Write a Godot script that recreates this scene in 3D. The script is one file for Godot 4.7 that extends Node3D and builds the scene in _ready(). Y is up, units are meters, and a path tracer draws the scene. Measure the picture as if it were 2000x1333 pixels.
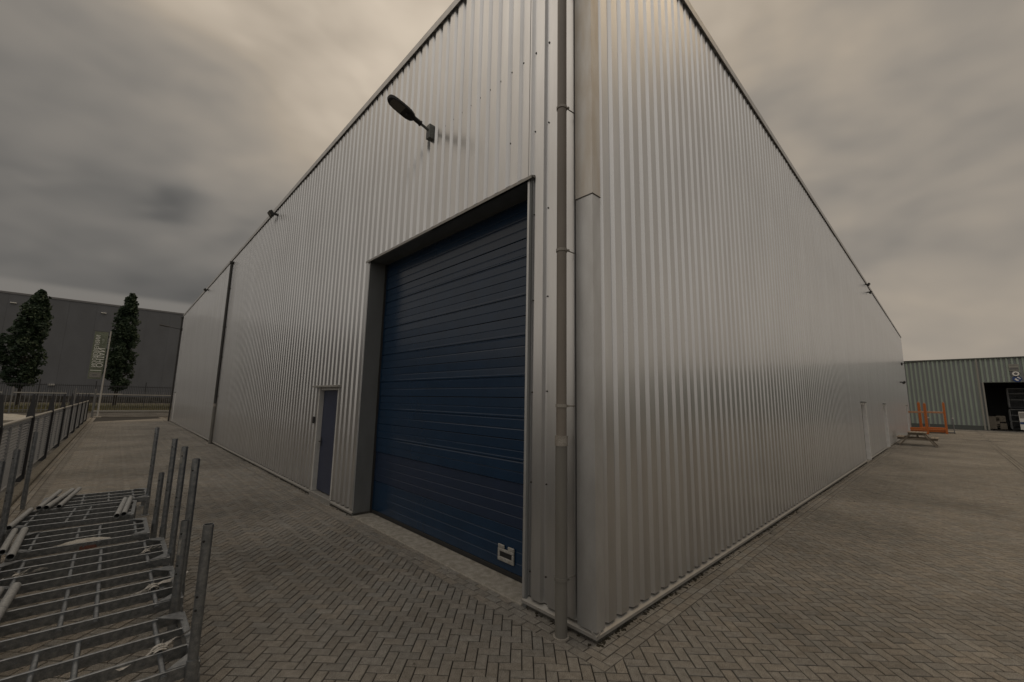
extends Node3D
# A silver corrugated warehouse seen from its corner, in a paved yard under an overcast evening sky.
# x runs along the right wall, -z along the left wall, the building corner stands at the origin.

const EYE := Vector3(-3.128, 2.0, 2.197)
const LEFT_LEN := 38.0
const RIGHT_LEN := 45.4
const ROOF := 8.02

var used := {}
var M := {}
var rng := RandomNumberGenerator.new()

# ------------------------------------------------------------------ mesh builder
class MB:
	var v := PackedVector3Array()
	var n := PackedVector3Array()

	func tri(a: Vector3, b: Vector3, c: Vector3) -> void:   # counter-clockwise from outside
		var nn := (b - a).cross(c - a)
		if nn.length_squared() < 1e-16:
			return
		nn = nn.normalized()
		v.append(a); v.append(c); v.append(b)
		n.append(nn); n.append(nn); n.append(nn)

	func tri_n(a: Vector3, b: Vector3, c: Vector3, na: Vector3, nb: Vector3, nc: Vector3) -> void:
		v.append(a); v.append(c); v.append(b)
		n.append(na); n.append(nc); n.append(nb)

	func quad(a: Vector3, b: Vector3, c: Vector3, d: Vector3) -> void:
		tri(a, b, c)
		tri(a, c, d)

	func face_from(pts: Array, mid: Vector3) -> void:       # convex face turned away from mid
		var a: Vector3 = pts[0]
		var b: Vector3 = pts[1]
		var c: Vector3 = pts[2]
		var nn := (b - a).cross(c - a)
		var cen := Vector3.ZERO
		for p in pts:
			cen += p
		cen /= pts.size()
		var flip := nn.dot(cen - mid) < 0.0
		for i in range(1, pts.size() - 1):
			if flip:
				tri(pts[0], pts[i + 1], pts[i])
			else:
				tri(pts[0], pts[i], pts[i + 1])

	func box(c: Vector3, s: Vector3, bev := 0.0, bs := Basis.IDENTITY) -> void:
		var h := s * 0.5
		var b: float = min(bev, min(h.x, min(h.y, h.z)) * 0.9)
		if b <= 0.0:
			for ax in 3:
				for sg in [-1.0, 1.0]:
					var u := (ax + 1) % 3
					var w := (ax + 2) % 3
					var pts := []
					for k in [[-1, -1], [1, -1], [1, 1], [-1, 1]]:
						var p := Vector3.ZERO
						p[ax] = sg * h[ax]; p[u] = k[0] * h[u]; p[w] = k[1] * h[w]
						pts.append(c + bs * p)
					face_from(pts, c)
			return
		for ax in 3:
			var u := (ax + 1) % 3
			var w := (ax + 2) % 3
			for sg in [-1.0, 1.0]:
				var pts := []
				for k in [[-1, -1], [1, -1], [1, 1], [-1, 1]]:
					var p := Vector3.ZERO
					p[ax] = sg * h[ax]; p[u] = k[0] * (h[u] - b); p[w] = k[1] * (h[w] - b)
					pts.append(c + bs * p)
				face_from(pts, c)
			for s1 in [-1.0, 1.0]:                            # edges that run along ax
				for s2 in [-1.0, 1.0]:
					var pts := []
					for k in [[-1, 0], [1, 0], [1, 1], [-1, 1]]:
						var p := Vector3.ZERO
						p[ax] = k[0] * (h[ax] - b)
						p[u] = s1 * (h[u] - (b if k[1] == 1 else 0.0))
						p[w] = s2 * (h[w] - (0.0 if k[1] == 1 else b))
						pts.append(c + bs * p)
					face_from(pts, c)
		for sx in [-1.0, 1.0]:
			for sy in [-1.0, 1.0]:
				for sz in [-1.0, 1.0]:
					var q := Vector3(sx * h.x, sy * h.y, sz * h.z)
					face_from([c + bs * (q - Vector3(0, sy * b, sz * b)), c + bs * (q - Vector3(sx * b, 0, sz * b)), c + bs * (q - Vector3(sx * b, sy * b, 0))], c)

	func span(a: Vector3, b: Vector3, bev := 0.0) -> void:  # box between two opposite corners
		box((a + b) * 0.5, (b - a).abs(), bev)

	func bar(a: Vector3, b: Vector3, wd: float, ht: float, bev := 0.0, up := Vector3.UP) -> void:
		var zz := (b - a).normalized()
		var xx := up.cross(zz)
		if xx.length() < 0.01:
			xx = Vector3.RIGHT.cross(zz)
		xx = xx.normalized()
		var yy := zz.cross(xx)
		box((a + b) * 0.5, Vector3(wd, ht, (b - a).length()), bev, Basis(xx, yy, zz))

	func tube(a: Vector3, b: Vector3, r: float, seg := 12, cap := true, r2 := -1.0, hollow := 0.0) -> void:
		if r2 < 0.0:
			r2 = r
		var zz := (b - a).normalized()
		var xx := Vector3.UP.cross(zz)
		if xx.length() < 0.01:
			xx = Vector3.RIGHT.cross(zz)
		xx = xx.normalized()
		var yy := zz.cross(xx)
		for i in seg:
			var a0 := TAU * i / seg
			var a1 := TAU * (i + 1) / seg
			var d0 := xx * cos(a0) + yy * sin(a0)
			var d1 := xx * cos(a1) + yy * sin(a1)
			tri_n(a + d0 * r, a + d1 * r, b + d1 * r2, d0, d1, d1)
			tri_n(a + d0 * r, b + d1 * r2, b + d0 * r2, d0, d1, d0)
			if hollow > 0.0:
				var ri := r - hollow
				tri_n(a + d1 * ri, a + d0 * ri, b + d1 * ri, -d1, -d0, -d1)
				tri_n(a + d0 * ri, b + d0 * ri, b + d1 * ri, -d0, -d0, -d1)
				quad(a + d0 * r, a + d0 * ri, a + d1 * ri, a + d1 * r)
				quad(b + d1 * r, b + d1 * ri, b + d0 * ri, b + d0 * r)
			elif cap:
				tri(a, a + d1 * r, a + d0 * r)
				tri(b, b + d0 * r2, b + d1 * r2)

	func ring(c: Vector3, axis: Vector3, r0: float, r1: float, th: float, seg := 20) -> void:
		# a flat ring, or a disc when r0 is 0
		var zz := axis.normalized()
		var xx := Vector3.UP.cross(zz)
		if xx.length() < 0.01:
			xx = Vector3.RIGHT.cross(zz)
		xx = xx.normalized()
		var yy := zz.cross(xx)
		var f := c + zz * th * 0.5
		var k := c - zz * th * 0.5
		for i in seg:
			var a0 := TAU * i / seg
			var a1 := TAU * (i + 1) / seg
			var d0 := xx * cos(a0) + yy * sin(a0)
			var d1 := xx * cos(a1) + yy * sin(a1)
			quad(f + d0 * r0, f + d0 * r1, f + d1 * r1, f + d1 * r0)
			quad(k + d1 * r0, k + d1 * r1, k + d0 * r1, k + d0 * r0)
			quad(k + d0 * r1, k + d1 * r1, f + d1 * r1, f + d0 * r1)
			if r0 > 0.0:
				quad(k + d1 * r0, k + d0 * r0, f + d0 * r0, f + d1 * r0)

	func prism(poly: PackedVector2Array, o: Vector3, ux: Vector3, uy: Vector3, depth: Vector3) -> void:
		# a flat outline in the plane (ux, uy), drawn out by depth
		var idx := Geometry2D.triangulate_polygon(poly)
		var nn := ux.cross(uy)
		var flip := nn.dot(depth) < 0.0
		var area := 0.0
		for i in poly.size():
			var p := poly[i]
			var q := poly[(i + 1) % poly.size()]
			area += p.x * q.y - q.x * p.y
		for t in range(0, idx.size(), 3):
			var a := poly[idx[t]]
			var b := poly[idx[t + 1]]
			var c := poly[idx[t + 2]]
			if (b - a).cross(c - a) < 0.0:
				var tmp := b
				b = c
				c = tmp
			var pa := o + ux * a.x + uy * a.y
			var pb := o + ux * b.x + uy * b.y
			var pc := o + ux * c.x + uy * c.y
			if flip:
				tri(pa, pb, pc)
				tri(pa + depth, pc + depth, pb + depth)
			else:
				tri(pa, pc, pb)
				tri(pa + depth, pb + depth, pc + depth)
		for i in poly.size():
			var p := poly[i]
			var q := poly[(i + 1) % poly.size()]
			var pa := o + ux * p.x + uy * p.y
			var pb := o + ux * q.x + uy * q.y
			if (area > 0.0) != flip:
				quad(pa, pb, pb + depth, pa + depth)
			else:
				quad(pb, pa, pa + depth, pb + depth)

	func mesh() -> ArrayMesh:
		var arr := []
		arr.resize(Mesh.ARRAY_MAX)
		arr[Mesh.ARRAY_VERTEX] = v
		arr[Mesh.ARRAY_NORMAL] = n
		var m := ArrayMesh.new()
		m.add_surface_from_arrays(Mesh.PRIMITIVE_TRIANGLES, arr)
		return m

# ------------------------------------------------------------------ naming
func numbered(parent: Node, called: String) -> String:
	var key := str(parent.get_instance_id()) + "/" + called
	var k: int = used.get(key, 0)
	used[key] = k + 1
	return called if k == 0 else "%s_%03d" % [called, k]

func put(called: String, mesh: Mesh, mat: Material, parent: Node = null, at := Vector3.ZERO) -> MeshInstance3D:
	var p: Node = self if parent == null else parent
	var o := MeshInstance3D.new()
	o.name = numbered(p, called)
	o.mesh = mesh
	o.material_override = mat
	o.position = at
	p.add_child(o, true)
	return o

func part(called: String, b: MB, mat: Material, parent: Node = null, at := Vector3.ZERO) -> MeshInstance3D:
	return put(called, b.mesh(), mat, parent, at)

func thing(called: String, label: String, category: String, at := Vector3.ZERO, group := "") -> Node3D:
	var o := Node3D.new()
	o.name = numbered(self, called)
	o.position = at
	add_child(o, true)
	return tag(o, label, category, group)

func tag(o: Node, label: String, category: String, group := "") -> Node:
	o.set_meta("label", label)
	o.set_meta("category", category)
	if group != "":
		o.set_meta("group", group)
	return o

func structure(o: Node) -> Node:
	o.set_meta("kind", "structure")
	return o

func stuff(o: Node) -> Node:
	o.set_meta("kind", "stuff")
	return o

# ------------------------------------------------------------------ materials
func noise_image(size: int, seed_: int, freq: float, oct: int, kind := FastNoiseLite.TYPE_SIMPLEX_SMOOTH) -> Image:
	var f := FastNoiseLite.new()
	f.seed = seed_
	f.frequency = freq
	f.fractal_octaves = oct
	f.noise_type = kind
	return f.get_seamless_image(size, size)

func tone_texture(size: int, seed_: int, layers: Array, tint_lo: Color, tint_hi: Color) -> ImageTexture:
	# layers: [frequency, octaves, strength]; the sum moves the colour between the two tints
	var imgs := []
	for l in layers:
		imgs.append(noise_image(size, seed_ + imgs.size() * 7, l[0], l[1]))
	var out := Image.create(size, size, true, Image.FORMAT_RGB8)
	for y in size:
		for x in size:
			var t := 0.5
			for i in imgs.size():
				t += (imgs[i].get_pixel(x, y).r - 0.5) * layers[i][2]
			out.set_pixel(x, y, tint_lo.lerp(tint_hi, clamp(t, 0.0, 1.0)))
	out.generate_mipmaps()
	return ImageTexture.create_from_image(out)

func bump_texture(size: int, seed_: int, layers: Array, strength: float) -> ImageTexture:
	var imgs := []
	for l in layers:
		imgs.append(noise_image(size, seed_ + imgs.size() * 5, l[0], l[1]))
	var out := Image.create(size, size, false, Image.FORMAT_RGB8)
	for y in size:
		for x in size:
			var t := 0.5
			for i in imgs.size():
				t += (imgs[i].get_pixel(x, y).r - 0.5) * layers[i][2]
			t = clamp(t, 0.0, 1.0)
			out.set_pixel(x, y, Color(t, t, t))
	out.bump_map_to_normal_map(strength)
	return ImageTexture.create_from_image(out)

func lin(r: float, g: float, b: float) -> Color:            # a real-world base colour
	return Color(r, g, b).linear_to_srgb()

func mat(c: Color, rough: float, metal := 0.0, tex: Texture2D = null, sc := Vector3.ONE, nrm: Texture2D = null, nsc := 0.5, rtex: Texture2D = null) -> StandardMaterial3D:
	var m := StandardMaterial3D.new()
	m.albedo_color = c
	m.roughness = rough
	m.metallic = metal
	m.metallic_specular = 0.5
	if tex != null or nrm != null or rtex != null:
		m.uv1_triplanar = true
		m.uv1_world_triplanar = true
		m.uv1_scale = sc
	if tex != null:
		m.albedo_texture = tex
	if nrm != null:
		m.normal_enabled = true
		m.normal_texture = nrm
		m.normal_scale = nsc
	if rtex != null:
		m.roughness_texture = rtex
		m.roughness_texture_channel = BaseMaterial3D.TEXTURE_CHANNEL_RED
	return m

func make_materials() -> void:
	var w := Color(1, 1, 1)
	var grain := tone_texture(512, 11, [[0.25, 3, 1.3], [0.02, 4, 0.6]], Color(0.62, 0.60, 0.57), w)
	var stone := tone_texture(512, 21, [[0.30, 2, 1.5], [0.10, 2, 1.1], [0.012, 3, 0.35]], Color(0.50, 0.485, 0.46), w)
	var metal := tone_texture(512, 31, [[0.012, 4, 0.9], [0.15, 3, 0.25]], Color(0.91, 0.905, 0.90), w)
	var zinc := tone_texture(512, 41, [[0.03, 4, 1.2], [0.15, 3, 0.6]], Color(0.74, 0.75, 0.76), w)
	var stain := tone_texture(512, 51, [[0.012, 4, 1.2], [0.25, 3, 0.4]], Color(0.94, 0.915, 0.88), w)
	var rough_var := tone_texture(256, 61, [[0.02, 4, 1.4], [0.2, 2, 0.4]], Color(0.72, 0.72, 0.72), w)
	var wave := bump_texture(512, 71, [[0.012, 3, 1.6]], 3.0)
	var pitted := bump_texture(512, 81, [[0.3, 3, 1.3], [0.05, 3, 0.5]], 3.0)
	var soil := tone_texture(512, 91, [[0.2, 3, 1.2], [0.015, 5, 1.3]], Color(0.45, 0.43, 0.38), w)

	M.clad = mat(lin(0.725, 0.735, 0.75), 0.31, 0.96, metal, Vector3(0.35, 0.05, 0.35))
	M.clad.clearcoat_enabled = true
	M.clad.clearcoat = 0.3
	M.clad.clearcoat_roughness = 0.12
	M.clad_edge = mat(lin(0.58, 0.59, 0.60), 0.4, 0.6, metal, Vector3(0.8, 0.2, 0.8))
	M.flash = mat(lin(0.62, 0.63, 0.64), 0.42, 0.85, metal, Vector3(0.7, 0.25, 0.7))
	M.flash_stained = mat(lin(0.62, 0.61, 0.595), 0.46, 0.7, stain, Vector3(1.1, 0.3, 1.1))
	M.base = mat(lin(0.31, 0.31, 0.305), 0.5, 0.35, stain, Vector3(1.3, 1.3, 1.3))
	M.plinth = mat(lin(0.13, 0.125, 0.115), 0.9, 0.0, stone, Vector3(0.9, 0.9, 0.9), pitted, 0.5)
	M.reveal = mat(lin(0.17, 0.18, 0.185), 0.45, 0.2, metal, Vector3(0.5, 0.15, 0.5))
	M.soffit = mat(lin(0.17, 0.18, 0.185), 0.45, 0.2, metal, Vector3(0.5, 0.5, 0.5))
	M.blue = mat(lin(0.008, 0.029, 0.068), 0.24, 0.0, metal, Vector3(0.4, 0.3, 0.4))
	M.blue_flat = mat(lin(0.014, 0.027, 0.060), 0.34, 0.0, metal, Vector3(0.4, 0.3, 0.4))
	M.blue_door = mat(lin(0.027, 0.037, 0.075), 0.4, 0.0, metal, Vector3(0.5, 0.2, 0.5))
	M.rubber = mat(lin(0.015, 0.015, 0.015), 0.8)
	M.white_frame = mat(lin(0.86, 0.85, 0.83), 0.45, 0.0, metal, Vector3(0.5, 0.5, 0.5))
	M.grey_frame = mat(lin(0.50, 0.50, 0.49), 0.45, 0.0, metal, Vector3(0.5, 0.5, 0.5))
	M.handle = mat(lin(0.42, 0.42, 0.41), 0.5, 0.0, grain, Vector3(1.5, 1.5, 1.5))
	M.black = mat(lin(0.014, 0.014, 0.015), 0.5)
	M.pvc = mat(lin(0.19, 0.168, 0.145), 0.38, 0.0, metal, Vector3(0.9, 0.2, 0.9))
	M.pvc_grey = mat(lin(0.15, 0.145, 0.132), 0.42, 0.0, metal, Vector3(0.9, 0.2, 0.9))
	M.pvc_pale = mat(lin(0.40, 0.38, 0.35), 0.5, 0.0, grain, Vector3(0.9, 0.9, 0.9))
	M.dark_pipe = mat(lin(0.045, 0.045, 0.045), 0.45, 0.0, grain, Vector3(0.9, 0.3, 0.9))
	M.coping = mat(lin(0.60, 0.60, 0.60), 0.42, 0.5, metal, Vector3(0.5, 0.5, 0.5))
	M.gap = mat(lin(0.02, 0.02, 0.02), 0.9)
	M.screw = mat(lin(0.06, 0.055, 0.05), 0.4, 0.5)
	M.concrete = mat(lin(0.44, 0.425, 0.39), 0.85, 0.0, grain, Vector3(0.8, 0.8, 0.8), pitted, 0.5)
	M.kerb = mat(lin(0.25, 0.235, 0.205), 0.88, 0.0, stone, Vector3(1.0, 1.0, 1.0), pitted, 0.5)
	M.joint = mat(lin(0.018, 0.016, 0.013), 0.95, 0.0, soil, Vector3(0.6, 0.6, 0.6))
	M.ground = mat(lin(0.16, 0.145, 0.125), 0.9, 0.0, soil, Vector3(0.05, 0.05, 0.05))
	M.asphalt = mat(lin(0.10, 0.095, 0.09), 0.9, 0.0, soil, Vector3(0.1, 0.1, 0.1))
	M.dirt = mat(lin(0.115, 0.108, 0.095), 0.92, 0.0, soil, Vector3(0.12, 0.12, 0.12))
	M.verge = mat(lin(0.10, 0.10, 0.055), 0.95, 0.0, soil, Vector3(0.08, 0.08, 0.08))
	M.grass = mat(lin(0.115, 0.105, 0.05), 0.9)
	M.moss = mat(lin(0.085, 0.078, 0.055), 0.95, 0.0, soil, Vector3(2, 2, 2))
	M.brick = []
	for k in 8:
		var t := 0.86 + 0.04 * k
		var warm := [0.0, 0.007, -0.004, 0.004][k % 4] as float
		M.brick.append(mat(lin((0.322 + warm) * t, 0.308 * t, (0.284 - warm) * t), 0.78, 0.0, stone, Vector3(2.1, 2.1, 2.1), pitted, 0.7))
	var bm := mat(Color(1, 1, 1), 0.78, 0.0, stone, Vector3(2.1, 2.1, 2.1), pitted, 0.7)
	bm.vertex_color_use_as_albedo = true
	M.brick_many = bm
	M.zinc = mat(lin(0.36, 0.375, 0.39), 0.36, 0.9, zinc, Vector3(1.2, 1.2, 1.2))
	M.pipe_pale = mat(lin(0.38, 0.39, 0.395), 0.5, 0.3, zinc, Vector3(2.5, 2.5, 2.5))
	M.box_grey = mat(lin(0.24, 0.26, 0.255), 0.5, 0.2, grain, Vector3(2.5, 2.5, 2.5))
	M.zinc_light = mat(lin(0.36, 0.37, 0.375), 0.5, 0.45, zinc, Vector3(2.5, 2.5, 2.5))
	M.zinc_dark = mat(lin(0.085, 0.095, 0.105), 0.45, 0.3, zinc, Vector3(2.2, 2.2, 2.2))
	M.strap = mat(lin(0.58, 0.58, 0.57), 0.85, 0.0, grain, Vector3(3, 3, 3))
	M.sheeting = mat(lin(0.50, 0.50, 0.48), 0.7, 0.0, grain, Vector3(1.5, 1.5, 1.5))
	M.red_label = mat(lin(0.24, 0.10, 0.075), 0.7, 0.0, grain, Vector3(4, 4, 4))
	M.paper = mat(lin(0.34, 0.34, 0.33), 0.8, 0.0, grain, Vector3(3, 3, 3))
	M.fence = mat(lin(0.30, 0.305, 0.315), 0.5, 0.2, zinc, Vector3(1.2, 1.2, 1.2))
	M.fence_dark = mat(lin(0.028, 0.029, 0.033), 0.5)
	M.fence_rail = mat(lin(0.48, 0.46, 0.42), 0.5, 0.3, zinc, Vector3(1.2, 1.2, 1.2))
	M.bars = mat(lin(0.19, 0.19, 0.188), 0.5, 0.3)
	M.hall = mat(lin(0.122, 0.130, 0.146), 0.55, 0.0, metal, Vector3(0.05, 0.02, 0.05))
	M.hall_b = mat(lin(0.126, 0.134, 0.150), 0.55, 0.0, metal, Vector3(0.05, 0.02, 0.05))
	M.hall_trim = mat(lin(0.16, 0.16, 0.17), 0.5, 0.2)
	M.pole = mat(lin(0.40, 0.39, 0.37), 0.5)
	M.lamp_white = mat(lin(0.62, 0.62, 0.60), 0.5)
	M.green = mat(lin(0.33, 0.395, 0.34), 0.45, 0.1, metal, Vector3(0.25, 0.08, 0.25))
	M.green_dark = mat(lin(0.08, 0.09, 0.085), 0.6)
	M.green_trim = mat(lin(0.26, 0.255, 0.225), 0.5)
	M.inside = mat(lin(0.20, 0.21, 0.22), 0.7)
	M.orange = mat(lin(0.80, 0.23, 0.045), 0.5, 0.0, grain, Vector3(1.0, 1.0, 1.0))
	M.orange_pale = mat(lin(0.72, 0.38, 0.22), 0.5, 0.0, grain, Vector3(1.0, 1.0, 1.0))
	M.wood_top = mat(lin(0.36, 0.31, 0.25), 0.8, 0.0, grain, Vector3(3.0, 3.0, 0.5))
	M.wood_dark = mat(lin(0.055, 0.043, 0.034), 0.85, 0.0, grain, Vector3(1.5, 1.5, 1.5))
	M.crate = mat(lin(0.42, 0.38, 0.32), 0.8, 0.0, grain, Vector3(1.0, 1.0, 1.0))
	M.sign_blue = mat(lin(0.018, 0.05, 0.17), 0.4)
	M.sign_white = mat(lin(0.75, 0.74, 0.70), 0.4)
	M.sign_grey = mat(lin(0.12, 0.12, 0.12), 0.5)
	M.banner = mat(lin(0.24, 0.28, 0.215), 0.75, 0.0, grain, Vector3(0.6, 0.6, 0.6))
	M.banner_ink = mat(lin(0.74, 0.75, 0.71), 0.75)
	M.bark = mat(lin(0.045, 0.038, 0.03), 0.9, 0.0, soil, Vector3(0.5, 0.5, 0.5))
	var leaf := mat(lin(0.018, 0.036, 0.020), 0.75)
	leaf.cull_mode = BaseMaterial3D.CULL_DISABLED
	leaf.backlight_enabled = true
	leaf.backlight = lin(0.012, 0.022, 0.008)
	M.leaf = leaf
	var leaf_b := mat(lin(0.027, 0.048, 0.022), 0.75)
	leaf_b.cull_mode = BaseMaterial3D.CULL_DISABLED
	M.leaf_b = leaf_b
	var glass := mat(lin(0.12, 0.115, 0.10), 0.3)
	M.lens = glass

# ------------------------------------------------------------------ sky and light
func sky_light(d: Vector3, n1: FastNoiseLite, n2: FastNoiseLite) -> Color:
	# radiance of the overcast sky in direction d; warm grey cloud with a darker bank over the hall to the left
	var yy: float = max(d.y, 0.0)
	var k := 1.0 / (yy + 0.35)
	# cloud cells, drawn out a little along one wind direction
	var q := Vector3(d.x * 0.74 - d.z * 0.67, d.y * 1.5, d.x * 0.67 + d.z * 0.74)
	var warp := Vector2(n2.get_noise_3d(q.x * 60.0, q.y * 60.0, q.z * 60.0), n2.get_noise_3d(q.x * 60.0 + 310.0, q.y * 60.0, q.z * 60.0 - 170.0))
	var a := n1.get_noise_3d((q.x * 62.0 + warp.x * 30.0) * (0.7 + 0.3 * k), q.y * 95.0 + warp.y * 30.0, q.z * 120.0 + warp.y * 34.0)
	var b := n2.get_noise_3d(q.x * 150.0 + warp.y * 60.0, q.y * 330.0 + warp.x * 60.0, q.z * 280.0)
	a *= smoothstep(-6.0, 24.0, rad_to_deg(asin(clamp(d.y, -1.0, 1.0))))
	var az := rad_to_deg(atan2(d.x, -d.z))                   # 0 along -z, growing towards +x
	var el := rad_to_deg(asin(clamp(d.y, -1.0, 1.0)))
	var from_bank := absf(wrapf(az - 0.0, -180.0, 180.0))
	var l: float = lerpf(0.58, 0.85, smoothstep(80.0, 150.0, absf(wrapf(az - 80.0, -180.0, 180.0))))
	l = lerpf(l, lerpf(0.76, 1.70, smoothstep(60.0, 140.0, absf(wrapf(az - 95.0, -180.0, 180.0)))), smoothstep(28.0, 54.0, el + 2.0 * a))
	l *= 1.0 - 0.42 * smoothstep(38.0, 10.0, from_bank) * smoothstep(46.0, 18.0, el + 2.0 * a)
	l += 0.50 * exp(-pow((az - 34.0) / 27.0, 2.0) - pow((el - 35.0) / 18.0, 2.0))
	l += 0.12 * exp(-pow(el / 9.0, 2.0)) * smoothstep(20.0, 80.0, from_bank)
	var fine := n2.get_noise_3d(q.x * 420.0 + warp.x * 160.0, q.y * 900.0 + warp.y * 160.0, q.z * 620.0)
	l *= 1.0 + 0.19 * a + 0.17 * b + 0.07 * fine
	# a darker bank low over the hall, and two torn scraps of cloud above it
	var bank := smoothstep(23.0, 5.0, el + 8.0 * a + 5.0 * b) * smoothstep(50.0, 20.0, absf(az + 2.0))
	l *= 1.0 - 0.34 * bank
	for sc in [[2.4, 20.8, 2.8, 1.1, 0.42], [-2.8, 20.4, 4.4, 1.5, 0.20], [8.5, 19.0, 4.0, 1.2, 0.12]]:
		var dx: float = (az - sc[0]) / sc[2] + 1.4 * warp.x
		var dy: float = (el - sc[1] - 0.22 * (az - sc[0])) / sc[3] + 2.2 * warp.y + 2.0 * b
		l *= 1.0 - sc[4] * exp(-dx * dx - dy * dy)
	l = maxf(l, 0.12)
	var cool := Color(0.99, 0.965, 0.925)
	var warm := Color(1.06, 0.905, 0.725)
	var t: float = clamp((l - 0.20) / 0.55, 0.0, 1.0)
	var c := cool.lerp(warm, t * lerpf(0.45, 1.0, smoothstep(130.0, 65.0, absf(wrapf(az - 50.0, -180.0, 180.0)))))
	return Color(c.r * l, c.g * l, c.b * l)

func make_sky() -> Sky:
	var n1 := FastNoiseLite.new()
	n1.seed = 5
	n1.frequency = 0.022
	n1.fractal_octaves = 4
	n1.fractal_gain = 0.45
	var n2 := FastNoiseLite.new()
	n2.seed = 19
	n2.frequency = 0.02
	n2.fractal_octaves = 3
	var w := 1024
	var h := 512
	var img := Image.create(w, h, false, Image.FORMAT_RGBF)
	for y in h:
		var th := PI * (y + 0.5) / h
		var dy := cos(th)
		var sr := sin(th)
		for x in w:
			if dy < -0.02:
				img.set_pixel(x, y, Color(0.16, 0.14, 0.12))
				continue
			var ph := TAU * (x + 0.5) / w
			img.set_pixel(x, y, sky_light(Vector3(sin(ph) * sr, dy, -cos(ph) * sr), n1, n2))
	var pm := PanoramaSkyMaterial.new()
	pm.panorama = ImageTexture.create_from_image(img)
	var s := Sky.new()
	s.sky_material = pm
	return s

# ------------------------------------------------------------------ cladding
func profile_points(u0: float, u1: float, t0: float, pitch: float, trough: float, flank: float, deep: float) -> Array:
	# (u, depth into the wall) between u0 and u1; troughs are centred on t0 + k * pitch
	var marks := []
	var k := int(floor((u0 - t0) / pitch)) - 1
	while t0 + k * pitch < u1 + pitch:
		var c := t0 + k * pitch
		marks.append(Vector2(c - trough * 0.5 - flank, 0.0))
		marks.append(Vector2(c - trough * 0.5, deep))
		marks.append(Vector2(c + trough * 0.5, deep))
		marks.append(Vector2(c + trough * 0.5 + flank, 0.0))
		k += 1
	var out := []
	for i in marks.size() - 1:
		var a: Vector2 = marks[i]
		var b: Vector2 = marks[i + 1]
		if b.x <= u0 or a.x >= u1:
			continue
		if out.is_empty():
			var t: float = clamp((u0 - a.x) / (b.x - a.x), 0.0, 1.0)
			out.append(a.lerp(b, t))
		if b.x >= u1:
			out.append(a.lerp(b, (u1 - a.x) / (b.x - a.x)))
			break
		out.append(b)
	return out

func clad_mesh(pts: Array, u0: float, y0: float, y1: float, along: Vector3, inward: Vector3) -> ArrayMesh:
	var b := MB.new()
	var th := inward * 0.0016
	for i in pts.size() - 1:
		var p: Vector2 = pts[i]
		var q: Vector2 = pts[i + 1]
		var a0: Vector3 = along * (p.x - u0) + inward * p.y + Vector3.UP * y0
		var b0: Vector3 = along * (q.x - u0) + inward * q.y + Vector3.UP * y0
		var a1: Vector3 = a0 + Vector3.UP * (y1 - y0)
		var b1: Vector3 = b0 + Vector3.UP * (y1 - y0)
		if along.cross(Vector3.UP).dot(inward) < 0.0:
			b.quad(a0, b0, b1, a1)
			b.quad(b0 + th, a0 + th, a1 + th, b1 + th)
			b.quad(b0, a0, a0 + th, b0 + th)
			b.quad(a1, b1, b1 + th, a1 + th)
		else:
			b.quad(b0, a0, a1, b1)
			b.quad(a0 + th, b0 + th, b1 + th, a1 + th)
			b.quad(a0, b0, b0 + th, a0 + th)
			b.quad(b1, a1, a1 + th, b1 + th)
	return b.mesh()

var clad_cache := {}

func clad_wall(parent: Node, called: String, m: Material, origin: Vector3, along: Vector3, inward: Vector3, u0: float, u1: float, t0: float, prof: Array, cover: int, y0: float, y1: float, holes: Array) -> void:
	# sheets of `cover` ribs side by side; holes are [u0, u1, y0, y1]
	var pitch: float = prof[0]
	var cuts := [u0, u1]
	var k := 0
	while t0 + k * pitch * cover < u1:
		if t0 + k * pitch * cover > u0 + 0.02:
			cuts.append(t0 + k * pitch * cover)
		k += 1
	for h in holes:
		cuts.append(h[0])
		cuts.append(h[1])
	cuts.sort()
	for i in cuts.size() - 1:
		var a: float = cuts[i]
		var b: float = cuts[i + 1]
		if b - a < 0.004:
			continue
		var spans := [[y0, y1]]
		for h in holes:
			if a >= h[0] - 0.001 and b <= h[1] + 0.001:
				var nw := []
				for s in spans:
					if h[2] > s[0] + 0.01:
						nw.append([s[0], min(s[1], h[2])])
					if h[3] < s[1] - 0.01:
						nw.append([max(s[0], h[3]), s[1]])
				spans = nw
		for s in spans:
			var ph := fposmod(a - t0, pitch)
			var key := "%s %.4f %.4f %.3f %.3f %s" % [str(along), b - a, fposmod(ph + 1e-5, pitch), s[0], s[1], str(prof)]
			if not clad_cache.has(key):
				clad_cache[key] = clad_mesh(profile_points(a, b, t0, pitch, prof[1], prof[2], prof[3]), a, s[0], s[1], along, inward)
			var sheet := put(called, clad_cache[key], m, parent, origin + along * a)
			sheet.rotation = Vector3(rng.randf_range(-0.0004, 0.0004), rng.randf_range(-0.0012, 0.0012), rng.randf_range(-0.0004, 0.0004))

# ------------------------------------------------------------------ the main warehouse
const G0 := 0.872      # loading door opening along the left wall
const G1 := 4.93
const GTOP := 4.50
const D0 := 5.935      # side door opening
const D1 := 7.06
const DTOP := 2.20

func left(u: float, d: float, y: float) -> Vector3:         # u along the left wall, d into it
	return Vector3(d, y, -u)

func drip(b: MB, o: Vector3, along: Vector3, inward: Vector3, l: float) -> void:
	# base flashing: a sloping ledge with a folded lip
	var poly := PackedVector2Array([Vector2(0.040, 0.094), Vector2(-0.018, 0.066), Vector2(-0.018, 0.040), Vector2(-0.012, 0.040), Vector2(-0.012, 0.058), Vector2(0.040, 0.080)])
	b.prism(poly, o, inward, Vector3.UP, along * l)

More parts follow.
